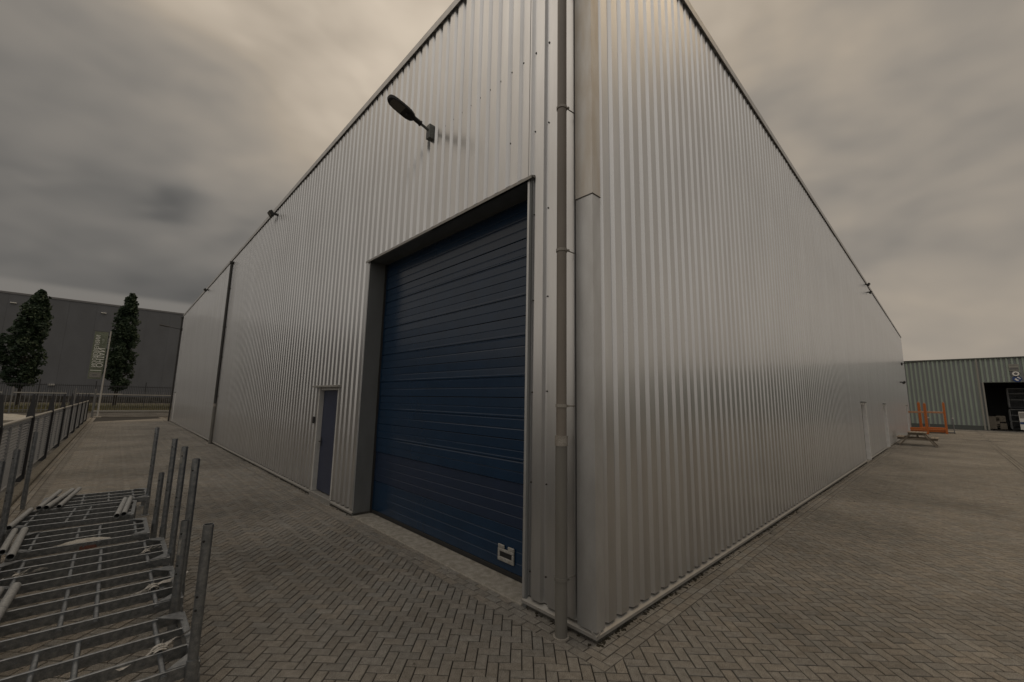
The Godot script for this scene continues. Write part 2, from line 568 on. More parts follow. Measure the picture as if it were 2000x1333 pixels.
func build_warehouse() -> void:
	var w := thing("warehouse", "big silver corrugated metal warehouse with a blue sectional door beside its corner", "warehouse")
	var L := Vector3(0, 0, -1)
	var R := Vector3(1, 0, 0)
	var inl := Vector3(1, 0, 0)
	var inr := Vector3(0, 0, -1)
	var prof := [0.207, 0.040, 0.024, 0.035]
	var yb := 0.105
	var holes_l := [[G0, G1, -1.0, GTOP + 0.012], [D0, D1, -1.0, DTOP + 0.01]]
	clad_wall(w, "cladding_sheet", M.clad, Vector3.ZERO, L, inl, 0.185, LEFT_LEN, 0.18, prof, 5, yb, ROOF - 0.015, holes_l)
	var holes_r := [[16.95, 17.95, -1.0, 2.17], [24.6, 25.6, -1.0, 2.17], [41.5, 42.5, -1.0, 2.17]]
	clad_wall(w, "cladding_sheet", M.clad, Vector3.ZERO, R, inr, 0.114, RIGHT_LEN, 0.1465, prof, 5, yb, ROOF - 0.015, holes_r)

	# inner walls and roof close the body
	var b := MB.new()
	b.span(Vector3(0.05, 0.05, -G0 + 0.06), Vector3(0.15, ROOF - 0.05, -0.05))
	b.span(Vector3(0.05, GTOP + 0.06, -G1 - 0.06), Vector3(0.15, ROOF - 0.05, -G0 + 0.06))
	b.span(Vector3(0.05, 0.05, -D0), Vector3(0.15, ROOF - 0.05, -G1 - 0.06))
	b.span(Vector3(0.05, DTOP + 0.02, -D1), Vector3(0.15, ROOF - 0.05, -D0))
	b.span(Vector3(0.05, 0.05, -LEFT_LEN + 0.02), Vector3(0.15, ROOF - 0.05, -D1))
	part("inner_wall", b, M.gap, w)
	b = MB.new()
	var edges := [0.15, 16.95, 17.95, 24.6, 25.6, 41.5, 42.5, RIGHT_LEN - 0.02]
	for i in edges.size() - 1:
		var y0 := 2.19 if i % 2 == 1 else 0.05
		b.span(Vector3(edges[i], y0, -0.15), Vector3(edges[i + 1], ROOF - 0.05, -0.05))
	part("inner_wall", b, M.gap, w)
	b = MB.new()
	b.span(Vector3(0.06, ROOF - 0.04, -LEFT_LEN + 0.03), Vector3(RIGHT_LEN - 0.03, ROOF + 0.02, -0.06))
	part("roof", b, M.coping, w)
	b = MB.new()
	b.span(Vector3(RIGHT_LEN - 0.10, 0.0, -LEFT_LEN + 0.1), Vector3(RIGHT_LEN - 0.001, ROOF - 0.05, -0.16))
	part("end_wall", b, M.clad_edge, w)
	b = MB.new()
	b.span(Vector3(0.16, 0.0, -LEFT_LEN + 0.001), Vector3(RIGHT_LEN - 0.11, ROOF - 0.05, -LEFT_LEN + 0.10))
	part("end_wall", b, M.clad_edge, w)

	# roof coping: a folded profile that stands proud of the ribs and leaves a dark gap over the troughs
	var cop := PackedVector2Array([Vector2(0.20, 0.0), Vector2(0.20, 0.11), Vector2(-0.034, 0.085), Vector2(-0.034, -0.040), Vector2(-0.024, -0.040), Vector2(-0.024, 0.0)])
	var run := 0.0
	while run < LEFT_LEN - 0.01:
		var l: float = min(3.0, LEFT_LEN - run)
		b = MB.new()
		b.prism(cop, Vector3(0, ROOF, -run - (0.0 if run > 0.0 else -0.034)), inl, Vector3.UP, L * (l - 0.003 + (0.034 if run == 0.0 else 0.0)))
		part("roof_coping", b, M.coping, w)
		run += 3.0
	run = 0.0
	while run < RIGHT_LEN - 0.01:
		var l: float = min(3.0, RIGHT_LEN - run)
		b = MB.new()
		b.prism(cop, Vector3(run + 0.001, ROOF + 0.002, 0), inr, Vector3.UP, R * (l - 0.003))
		part("roof_coping", b, M.coping, w)
		run += 3.0

	# base flashing and plinth, in lengths, broken at the doors
	for s in [[0.0, G0], [G1, D0], [D1, LEFT_LEN]]:
		b = MB.new()
		b.span(left(s[0], 0.012, -0.10), left(s[1], 0.30, 0.05))
		part("plinth", b, M.plinth, w)
		var u: float = s[0]
		while u < s[1] - 0.01:
			var l: float = min(3.0, s[1] - u)
			b = MB.new()
			drip(b, left(u, 0.0, 0.0) + (Vector3(0, 0, 0.018) if u == 0.0 else Vector3.ZERO), L, inl, l - 0.004 + (0.018 if u == 0.0 else 0.0))
			part("base_flashing", b, M.base, w)
			u += 3.0
	for s in [[0.0, 16.95], [17.95, 24.6], [25.6, 41.5], [42.5, RIGHT_LEN]]:
		b = MB.new()
		b.span(Vector3(s[0] + (0.302 if s[0] == 0.0 else 0.0), -0.10, -0.30), Vector3(s[1], 0.051, -0.012))
		if s[0] == 0.0:
			b.span(Vector3(0.014, -0.10, -0.02), Vector3(0.302, 0.0495, -0.0121))
		part("plinth", b, M.plinth, w)
		var u: float = s[0]
		while u < s[1] - 0.01:
			var l: float = min(3.0, s[1] - u)
			b = MB.new()
			drip(b, Vector3(u - (0.0165 if u == 0.0 else 0.0), 0.001, 0), R, inr, l - 0.004 + (0.0165 if u == 0.0 else 0.0))
			part("base_flashing", b, M.base, w)
			u += 3.0

	# corner flashing: two folded lengths that meet in a lapped joint
	for seg in [[0.092, 4.02, M.flash, 0.0], [4.0, ROOF - 0.02, M.flash_stained, 0.003]]:
		var e: float = seg[3]
		var o: float = -0.012 - e
		var poly := PackedVector2Array([Vector2(o, -o), Vector2(0.114 + e, -o), Vector2(0.118 + e, -0.004), Vector2(0.116 + e, -0.004), Vector2(0.112 + e, -o - 0.004), Vector2(o + 0.004, -o - 0.004), Vector2(o + 0.004, -0.186 - e), Vector2(-0.002, -0.190 - e), Vector2(-0.002, -0.192 - e), Vector2(o, -0.188 - e)])
		b = MB.new()
		b.prism(poly, Vector3(0, seg[0], 0), Vector3(1, 0, 0), Vector3(0, 0, 1), Vector3(0, seg[1] - seg[0], 0))
		part("corner_flashing", b, seg[2], w)
	# the folded edge of the lap
	b = MB.new()
	b.prism(PackedVector2Array([Vector2(-0.019, 0.019), Vector2(0.118, 0.019), Vector2(0.118, 0.0155), Vector2(-0.0155, 0.0155), Vector2(-0.0155, -0.192), Vector2(-0.019, -0.192)]), Vector3(0, 4.0, 0), Vector3(1, 0, 0), Vector3(0, 0, 1), Vector3(0, 0.007, 0))
	part("flashing_joint", b, M.screw, w)

	# fixing screws
	b = MB.new()
	var u := 0.18
	while u < LEFT_LEN:
		for y in [6.1]:
			if not (u > G0 and u < G1 and y < GTOP):
				b.tube(left(u, 0.034, y), left(u, 0.026, y), 0.013, 6, true, 0.009)
		u += 0.207
	for y in [0.35, 1.2, 2.11, 3.1, 4.085, 5.1, 7.1]:
		b.tube(left(0.18, 0.034, y), left(0.18, 0.024, y), 0.012, 6, true, 0.009)
		b.tube(left(0.594, 0.034, y - 0.01), left(0.594, 0.026, y - 0.01), 0.010, 6, true, 0.008)
		b.tube(left(0.801, 0.034, y - 0.02), left(0.801, 0.026, y - 0.02), 0.010, 6, true, 0.008)
	b.tube(left(1.215, 0.034, 5.126), left(1.215, 0.026, 5.126), 0.012, 6, true, 0.009)
	stuff(part("screws", b, M.screw, w))

	build_loading_door(w)
	build_side_door(w)
	# the doors in the right wall are deep in their recesses: only the far jamb and the cap show
	for x in [16.95, 24.6, 41.5]:
		var door := MB.new()
		door.span(Vector3(x + 0.06, 0.05, -0.30), Vector3(x + 0.94, 2.1, -0.26), 0.003)
		var d := part("door", door, M.blue_door, w)
		var jm := MB.new()
		jm.span(Vector3(x + 0.94, 0.03, -0.092), Vector3(x + 1.0, 2.168, 0.048), 0.003)
		jm.span(Vector3(x + 0.055, 2.1, -0.075), Vector3(x + 0.9401, 2.168, 0.0), 0.003)
		jm.span(Vector3(x, 0.03, -0.075), Vector3(x + 0.056, 2.168, -0.004), 0.003)
		var sl2 := MB.new()
		sl2.span(Vector3(x + 0.945, 0.03, -0.30), Vector3(x + 1.0, 2.168, -0.0925))
		sl2.span(Vector3(x, 0.03, -0.30), Vector3(x + 0.05, 2.168, -0.0755))
		part("dark_reveal", sl2, M.rubber, d)  # inner reveals on both sides, given the near-black rubber colour
		part("frame", jm, M.white_frame, d)
		var cp := MB.new()
		cp.span(Vector3(x - 0.08, 2.17, -0.01), Vector3(x + 1.08, 2.21, 0.055), 0.003)
		part("door_cap", cp, M.soffit, d)
		var hd := MB.new()
		hd.tube(Vector3(x + 0.16, 1.05, -0.27), Vector3(x + 0.16, 1.05, -0.20), 0.01, 8)
		hd.tube(Vector3(x + 0.16, 1.05, -0.205), Vector3(x + 0.28, 1.05, -0.205), 0.01, 8)
		part("handle", hd, M.black, d)
		var sl := MB.new()
		sl.span(Vector3(x, -0.05, -0.2), Vector3(x + 1.0, 0.03, 0.02), 0.004)
		part("door_sill", sl, M.concrete, d)

	# downpipes
	corner_pipe(w)
	dark_pipe(w, 18.95, 7.72, 0.055, true)
	dark_pipe(w, 37.88, 7.80, 0.050, false)
	# a pale panel and a conduit by the far left door
	b = MB.new()
	b.span(left(36.3, -0.02, 0.1), left(36.42, 0.0, 2.1), 0.004)
	part("far_door_jamb", b, M.white_frame, w)
	b = MB.new()
	b.span(left(36.2, -0.06, 2.1), left(37.3, 0.0, 2.15), 0.004)
	part("far_door_cap", b, M.soffit, w)

func build_loading_door(w: Node) -> void:
	var door := Node3D.new()
	door.name = "loading_door"
	w.add_child(door, true)
	var b := MB.new()
	# reveal panels and soffit round the opening
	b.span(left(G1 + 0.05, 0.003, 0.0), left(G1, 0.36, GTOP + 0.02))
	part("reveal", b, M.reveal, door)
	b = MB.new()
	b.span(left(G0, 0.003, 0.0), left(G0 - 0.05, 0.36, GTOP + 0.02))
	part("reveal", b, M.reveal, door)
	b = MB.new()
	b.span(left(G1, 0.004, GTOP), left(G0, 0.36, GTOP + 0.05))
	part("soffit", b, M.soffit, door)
	# folded edge trims of the opening
	b = MB.new()
	b.span(left(G1 + 0.016, -0.006, 0.086), left(G1 - 0.002, 0.006, GTOP), 0.002)
	part("edge_trim", b, M.flash, door)
	b = MB.new()
	b.span(left(G0 + 0.002, -0.006, 0.086), left(G0 - 0.028, 0.006, GTOP), 0.002)
	part("edge_trim", b, M.flash, door)
	# lintel flashing
	b = MB.new()
	b.prism(PackedVector2Array([Vector2(0.03, 0.036), Vector2(-0.034, 0.014), Vector2(-0.034, -0.022), Vector2(-0.029, -0.022), Vector2(-0.029, 0.0), Vector2(0.03, 0.0)]), left(0.79, 0.0, GTOP), Vector3(1, 0, 0), Vector3.UP, Vector3(0, 0, -(5.05 - 0.79)))
	part("lintel_flashing", b, M.base, door)
	# sections, each with fine ribs; they lean a little, as such sections do
	var tilt := [0.003, 0.012, -0.004, 0.006, -0.005, 0.004, -0.006, 0.007, -0.004, 0.0]
	var y := 0.075
	var hgt := 0.49
	for k in 10:
		var top: float = min(y + hgt, GTOP + 0.3)
		var pts := []
		# profile: depth, height. joints are rounded, ribs alternate between wide and fine
		pts.append(Vector2(0.345, y + 0.002))
		pts.append(Vector2(0.329, y + 0.004))
		pts.append(Vector2(0.326, y + 0.008))
		var lean := 0.0
		for r in [0.1225, 0.245, 0.3675]:
			var deep := 0.009 if r == 0.245 else 0.0045
			var wd := 0.010 if r == 0.245 else 0.006
			if k < 2:
				deep = 0.003
				wd = 0.004
			var yr: float = y + r
			lean = rng.randf_range(-0.0034, 0.0034) if k >= 2 else 0.0
			pts.append(Vector2(0.326 + lean, yr - wd - 0.004))
			pts.append(Vector2(0.326 + deep, yr - 0.003))
			pts.append(Vector2(0.326 + deep, yr + 0.003))
			pts.append(Vector2(0.326 - (0.003 if r == 0.245 and k >= 2 else 0.0), yr + wd + 0.004))
			if r == 0.245 and k >= 2:
				pts.append(Vector2(0.323, yr + 0.030))
				pts.append(Vector2(0.326, yr + 0.038))
		pts.append(Vector2(0.326 + rng.randf_range(-0.001, 0.001), top - 0.006))
		pts.append(Vector2(0.328, top - 0.003))
		pts.append(Vector2(0.345, top - 0.002))
		b = MB.new()
		var tl: float = tilt[k]
		for i in pts.size() - 1:
			var p: Vector2 = pts[i]
			var q: Vector2 = pts[i + 1]
			var dp := (p.y - y) / hgt * tl
			var dq := (q.y - y) / hgt * tl
			# faces look along -x
			b.quad(left(G1 - 0.03, p.x + dp, p.y), left(G0 + 0.03, p.x + dp, p.y), left(G0 + 0.03, q.x + dq, q.y), left(G1 - 0.03, q.x + dq, q.y))
		b.span(left(G1 - 0.03, 0.352, y + 0.003), left(G0 + 0.03, 0.38, top - 0.003))
		part("section", b, M.blue_flat if k == 1 else M.blue, door)
		y += hgt
	# rails at both sides and the bottom seal
	b = MB.new()
	b.span(left(G1, 0.30, 0.02), left(G1 - 0.035, 0.37, GTOP))
	b.span(left(G0 + 0.035, 0.30, 0.02), left(G0, 0.37, GTOP))
	part("guide_rail", b, M.rubber, door)
	b = MB.new()
	b.span(left(G1 - 0.035, 0.322, 0.016), left(G0 + 0.035, 0.37, 0.074), 0.004)
	part("bottom_seal", b, M.rubber, door)
	# pull plate near the bottom right: a frame with a slot and a notch in its top edge
	b = MB.new()
	var zc := -1.45
	var fr := PackedVector2Array([Vector2(-0.135, -0.09), Vector2(0.135, -0.09), Vector2(0.135, 0.07), Vector2(0.120, 0.085), Vector2(0.035, 0.085), Vector2(0.030, 0.045), Vector2(-0.030, 0.045), Vector2(-0.035, 0.085), Vector2(-0.120, 0.085), Vector2(-0.135, 0.07)])
	# four bars round the slot, the top one with its notch
	for q in [[-0.135, -0.09, 0.135, -0.045], [-0.135, -0.0448, -0.100, 0.014], [0.100, -0.0448, 0.135, 0.014], [-0.135, 0.0142, 0.135, 0.045]]:
		b.span(Vector3(0.300, 0.255 + q[1], zc + q[0]), Vector3(0.322, 0.255 + q[3], zc + q[2]), 0.006)
	for q in [[-0.135, -0.030], [0.030, 0.135]]:
		b.span(Vector3(0.303, 0.255 + 0.044, zc + q[0]), Vector3(0.322, 0.255 + 0.088, zc + q[1]), 0.007)
	var pull := part("pull_plate", b, M.handle, door)
	b = MB.new()
	b.span(Vector3(0.312, 0.211, zc - 0.102), Vector3(0.3225, 0.270, zc + 0.102))
	part("hand_slot", b, M.black, pull)
	b = MB.new()
	b.span(Vector3(-0.012, -0.12, -G1 + 0.004), Vector3(0.40, 0.016, -G0 - 0.004), 0.006)
	part("concrete_sill", b, M.concrete, door)
	b = MB.new()
	b.span(Vector3(0.42, 0.0, -G1 - 0.1), Vector3(0.5, GTOP + 0.4, -G0 + 0.1))
	part("backing", b, M.gap, door)

func build_side_door(w: Node) -> void:
	var door := Node3D.new()
	door.name = "side_door"
	w.add_child(door, true)
	var b := MB.new()
	b.span(left(D1 - 0.07, 0.095, 0.11), left(D0 + 0.06, 0.14, DTOP - 0.06), 0.003)
	part("leaf", b, M.blue_door, door)
	b = MB.new()
	b.span(left(D1, 0.0, 0.09), left(D1 - 0.07, 0.14, DTOP), 0.003)
	part("jamb", b, M.grey_frame, door)
	b = MB.new()
	b.span(left(D0 + 0.06, 0.0, 0.09), left(D0, 0.14, DTOP), 0.003)
	part("jamb", b, M.grey_frame, door)
	b = MB.new()
	b.span(left(D1 - 0.07, 0.03, DTOP - 0.06), left(D0 + 0.06, 0.14, DTOP), 0.003)
	part("head", b, M.grey_frame, door)
	b = MB.new()
	b.prism(PackedVector2Array([Vector2(0.03, 0.045), Vector2(-0.07, 0.03), Vector2(-0.07, -0.004), Vector2(-0.062, -0.004), Vector2(0.03, 0.002)]), left(5.84, 0.0, DTOP), Vector3(1, 0, 0), Vector3.UP, Vector3(0, 0, -(7.24 - 5.84)))
	part("door_cap", b, M.base, door)
	b = MB.new()
	b.tube(left(D1 - 0.13, 0.10, 1.08), left(D1 - 0.13, 0.045, 1.08), 0.011, 8)
	b.tube(left(D1 - 0.13, 0.05, 1.08), left(D1 - 0.26, 0.05, 1.08), 0.010, 8)
	b.span(left(D1 - 0.11, 0.086, 0.98), left(D1 - 0.15, 0.096, 1.16), 0.003)
	part("handle", b, M.black, door)
	b = MB.new()
	b.span(left(D1, -0.02, -0.05), left(D0, 0.14, 0.088), 0.006)
	part("threshold", b, M.base, door)
	b = MB.new()
	b.span(left(7.22, -0.03, 1.44), left(7.14, 0.0, 1.58), 0.006)
	part("keypad", b, M.black, w)
	b = MB.new()
	b.span(left(D1, 0.16, 0.0), left(D0, 0.2, DTOP))
	part("backing", b, M.gap, door)

func corner_pipe(w: Node) -> void:
	var px := -0.135
	var pz := -0.268
	var pipe := Node3D.new()
	pipe.name = "downpipe"
	w.add_child(pipe, true)
	var b := MB.new()
	b.tube(Vector3(px, 1.66, pz), Vector3(px, ROOF - 0.3, pz), 0.048, 24)
	part("upper_pipe", b, M.pvc, pipe)
	b = MB.new()
	b.tube(Vector3(px, 0.0, pz), Vector3(px, 1.62, pz), 0.054, 24)
	part("standpipe", b, M.pvc_grey, pipe)
	b = MB.new()
	b.tube(Vector3(px, 1.60, pz), Vector3(px, 1.69, pz), 0.060, 24)
	part("sleeve", b, M.pvc_pale, pipe)
	for y in [0.47, 1.96, 3.46, 4.99, 6.5]:
		b = MB.new()
		var r: float = 0.055 if y < 1.6 else 0.049
		b.tube(Vector3(px, y - 0.014, pz), Vector3(px, y + 0.014, pz), r + 0.006, 24)
		b.tube(Vector3(px + 0.03, y, pz + 0.035), Vector3(0.02, y, pz + 0.045), 0.006, 8)
		b.span(Vector3(px + 0.03, y - 0.010, pz + 0.040), Vector3(px + 0.050, y + 0.010, pz + 0.062), 0.003)
		part("pipe_clip", b, M.pvc_pale if y > 0.5 else M.pvc_grey, pipe)
	b = MB.new()
	b.ring(Vector3(px, 0.004, pz), Vector3.UP, 0.05, 0.070, 0.014, 20)
	part("foot_ring", b, M.pvc_pale, pipe)
	# outlet under the coping
	b = MB.new()
	b.tube(Vector3(px, ROOF - 0.32, pz), Vector3(0.05, ROOF - 0.1, pz), 0.048, 16)
	part("swan_neck", b, M.pvc, pipe)

func dark_pipe(w: Node, u: float, top: float, r: float, collar: bool) -> void:
	var pipe := Node3D.new()
	pipe.name = numbered(w, "dark_downpipe")
	w.add_child(pipe, true)
	var b := MB.new()
	b.tube(left(u, -0.085, 0.0), left(u, -0.085, top), r, 16)
	part("pipe", b, M.dark_pipe, pipe)
	b = MB.new()
	b.span(left(u + 0.09, -0.16, top), left(u - 0.09, 0.02, top + 0.09), 0.008)
	part("outlet", b, M.dark_pipe, pipe)
	var ys := [1.95, 3.6, 4.9, 6.6]
	for y in ys:
		b = MB.new()
		b.tube(left(u, -0.085, y - 0.015), left(u, -0.085, y + 0.015), r + 0.008, 14)
		b.span(left(u + 0.012, -0.06, y - 0.012), left(u - 0.012, 0.03, y + 0.012))
		part("pipe_clip", b, M.dark_pipe, pipe)
	if collar:
		b = MB.new()
		b.tube(left(u, -0.085, 1.52), left(u, -0.085, 1.64), r + 0.012, 16)
		part("sleeve", b, M.pvc_pale, pipe)
		b = MB.new()
		b.tube(left(u, -0.085, 0.0), left(u, -0.085, 1.52), r + 0.006, 16)
		part("standpipe", b, M.pvc_grey, pipe)

# ------------------------------------------------------------------ lamps
func build_lamps() -> void:
	var z := -2.99
	var lamp := thing("wall_lamp", "dark street lamp on a bracket above the blue loading door", "wall lamp", Vector3(0, 6.13, z))
	var b := MB.new()
	b.span(Vector3(-0.085, -0.13, -0.05), Vector3(-0.002, 0.10, 0.05), 0.005)
	part("bracket", b, M.box_grey, lamp)
	b = MB.new()
	b.span(Vector3(-0.087, -0.110, -0.04), Vector3(-0.084, -0.03, 0.04), 0.001)
	part("bracket_lid", b, M.zinc_dark, lamp)
	b = MB.new()
	var a0 := Vector3(-0.07, 0.01, 0)
	var dirn := Vector3(-0.60, 0.16, 0).normalized()
	b.tube(a0, a0 + dirn * 0.22, 0.021, 12)
	part("arm", b, M.box_grey, lamp)
	b = MB.new()
	b.tube(a0 + dirn * 0.15, a0 + dirn * 0.30, 0.036, 14)
	b.tube(a0 + dirn * 0.145, a0 + dirn * 0.165, 0.042, 14)
	part("socket", b, M.black, lamp)
	# head: a long rounded outline, domed above and flat below
	var up := Vector3(dirn.y * -1.0, dirn.x * -1.0, 0)
	if up.y < 0.0:
		up = -up
	var out := PackedVector2Array()
	var sect := [[0.0, 0.040], [0.025, 0.078], [0.09, 0.104], [0.20, 0.106], [0.31, 0.101], [0.38, 0.088], [0.42, 0.060], [0.437, 0.026]]
	for s in sect:
		out.append(Vector2(s[0], s[1]))
	for i in range(sect.size() - 1, -1, -1):
		out.append(Vector2(sect[i][0], -sect[i][1]))
	var h0 := a0 + dirn * 0.28
	b = MB.new()
	b.prism(out, h0 - up * 0.03, dirn, Vector3(0, 0, 1), up * 0.035)
	var smaller := PackedVector2Array()
	for p in out:
		smaller.append(Vector2(0.03 + p.x * 0.88, p.y * 0.78))
	b.prism(smaller, h0 + up * 0.0045, dirn, Vector3(0, 0, 1), up * 0.03)
	part("head", b, M.black, lamp)
	b = MB.new()
	var pane := PackedVector2Array([Vector2(0.20, 0.09), Vector2(0.34, 0.084), Vector2(0.385, 0.058), Vector2(0.395, 0.0), Vector2(0.385, -0.058), Vector2(0.34, -0.084), Vector2(0.20, -0.09)])
	b.prism(pane, h0 - up * 0.0345, dirn, Vector3(0, 0, 1), up * 0.006)
	part("lens", b, M.lens, lamp)
	b = MB.new()
	b.tube(h0 + dirn * 0.12 - up * 0.045, h0 + dirn * 0.12 - up * 0.028, 0.022, 12)
	part("sensor", b, M.black, lamp)

	floodlight(Vector3(0, 7.80, -12.2), Vector3(-1, 0, 0), 1.25, "small dark floodlight under the left eave between lamp and black downpipe")
	floodlight(Vector3(0, 7.80, -25.8), Vector3(-1, 0, 0), 1.15, "small dark floodlight under the left eave beyond the black downpipe")
	floodlight(Vector3(22.4, 7.86, 0), Vector3(0, 0, 1), 0.95, "upper of two small floodlights under the right eave")
	floodlight(Vector3(22.85, 7.56, 0), Vector3(0, 0, 1), 0.95, "lower of two small floodlights under the right eave")
	floodlight(Vector3(38.0, 3.85, 0), Vector3(0, 0, 1), 1.5, "dark box light on the right wall above the orange racks")
	arm_lamp(Vector3(0, 6.9, -37.7), Vector3(-1, 0, 0), "thin arm lamp at the far end of the left wall")
	arm_lamp(Vector3(41.6, 5.45, 0), Vector3(0, 0, 1), "thin arm lamp at the far end of the right wall")

func floodlight(at: Vector3, out: Vector3, s: float, label: String) -> void:
	var o := thing("floodlight", label, "floodlight", at, "small floodlights on the warehouse")
	var side := Vector3.UP.cross(out)
	var b := MB.new()
	b.bar(Vector3.ZERO, out * 0.10 * s, 0.05 * s, 0.05 * s)
	part("bracket", b, M.black, o)
	b = MB.new()
	var bs := Basis(side, Vector3.UP, out).rotated(side, 0.6)
	b.box(out * 0.15 * s + Vector3(0, -0.02, 0) * s, Vector3(0.20, 0.14, 0.08) * s, 0.01, bs)
	part("housing", b, M.black, o)
	b = MB.new()
	b.box(out * 0.15 * s + Vector3(0, -0.02, 0) * s + bs.z * 0.042 * s, Vector3(0.17, 0.11, 0.006) * s, 0.001, bs)
	part("lens", b, M.lens, o)

func arm_lamp(at: Vector3, out: Vector3, label: String) -> void:
	var o := thing("arm_lamp", label, "wall lamp", at, "thin arm lamps")
	var b := MB.new()
	b.box(out * 0.03, Vector3(0.12, 0.22, 0.12), 0.01)
	part("bracket", b, M.black, o)
	b = MB.new()
	b.tube(Vector3.ZERO, out * 0.8 + Vector3(0, 0.10, 0), 0.025, 8)
	part("arm", b, M.black, o)
	b = MB.new()
	b.bar(out * 0.75 + Vector3(0, 0.09, 0), out * 1.35 + Vector3(0, 0.17, 0), 0.22, 0.06, 0.02)
	part("head", b, M.black, o)

# ------------------------------------------------------------------ paving
const BW := 0.0888      # half a paver's length: the herringbone module
const KX := -4.24       # kerb face along the left yard

func brick_mesh(lx: float, lz: float) -> ArrayMesh:
	var b := MB.new()
	var hx := lx * 0.5
	var hz := lz * 0.5
	var c := 0.0045
	var y1 := -0.0035
	var t := [Vector3(-hx + c, 0, -hz + c), Vector3(hx - c, 0, -hz + c), Vector3(hx - c, 0, hz - c), Vector3(-hx + c, 0, hz - c)]
	var m := [Vector3(-hx, y1, -hz), Vector3(hx, y1, -hz), Vector3(hx, y1, hz), Vector3(-hx, y1, hz)]
	b.quad(t[3], t[2], t[1], t[0])
	for i in 4:
		var j := (i + 1) % 4
		b.quad(m[j], m[i], t[i], t[j])
		var d := Vector3(0, -0.03, 0)
		b.quad(m[j] + d, m[i] + d, m[i], m[j])
	return b.mesh()

func poly_brick(poly: PackedVector2Array) -> MB:           # a cut paver; poly in (x, z)
	var b := MB.new()
	var shr := Geometry2D.offset_polygon(poly, -0.0046, Geometry2D.JOIN_MITER)
	for p in shr:
		if p.size() >= 3:
			b.prism(p, Vector3(0, -0.034, 0), Vector3(1, 0, 0), Vector3(0, 0, 1), Vector3(0, 0.033, 0))
	return b

func all_in(pts: PackedVector2Array, r: Rect2) -> bool:
	for p in pts:
		if not r.has_point(p):
			return false
	return true

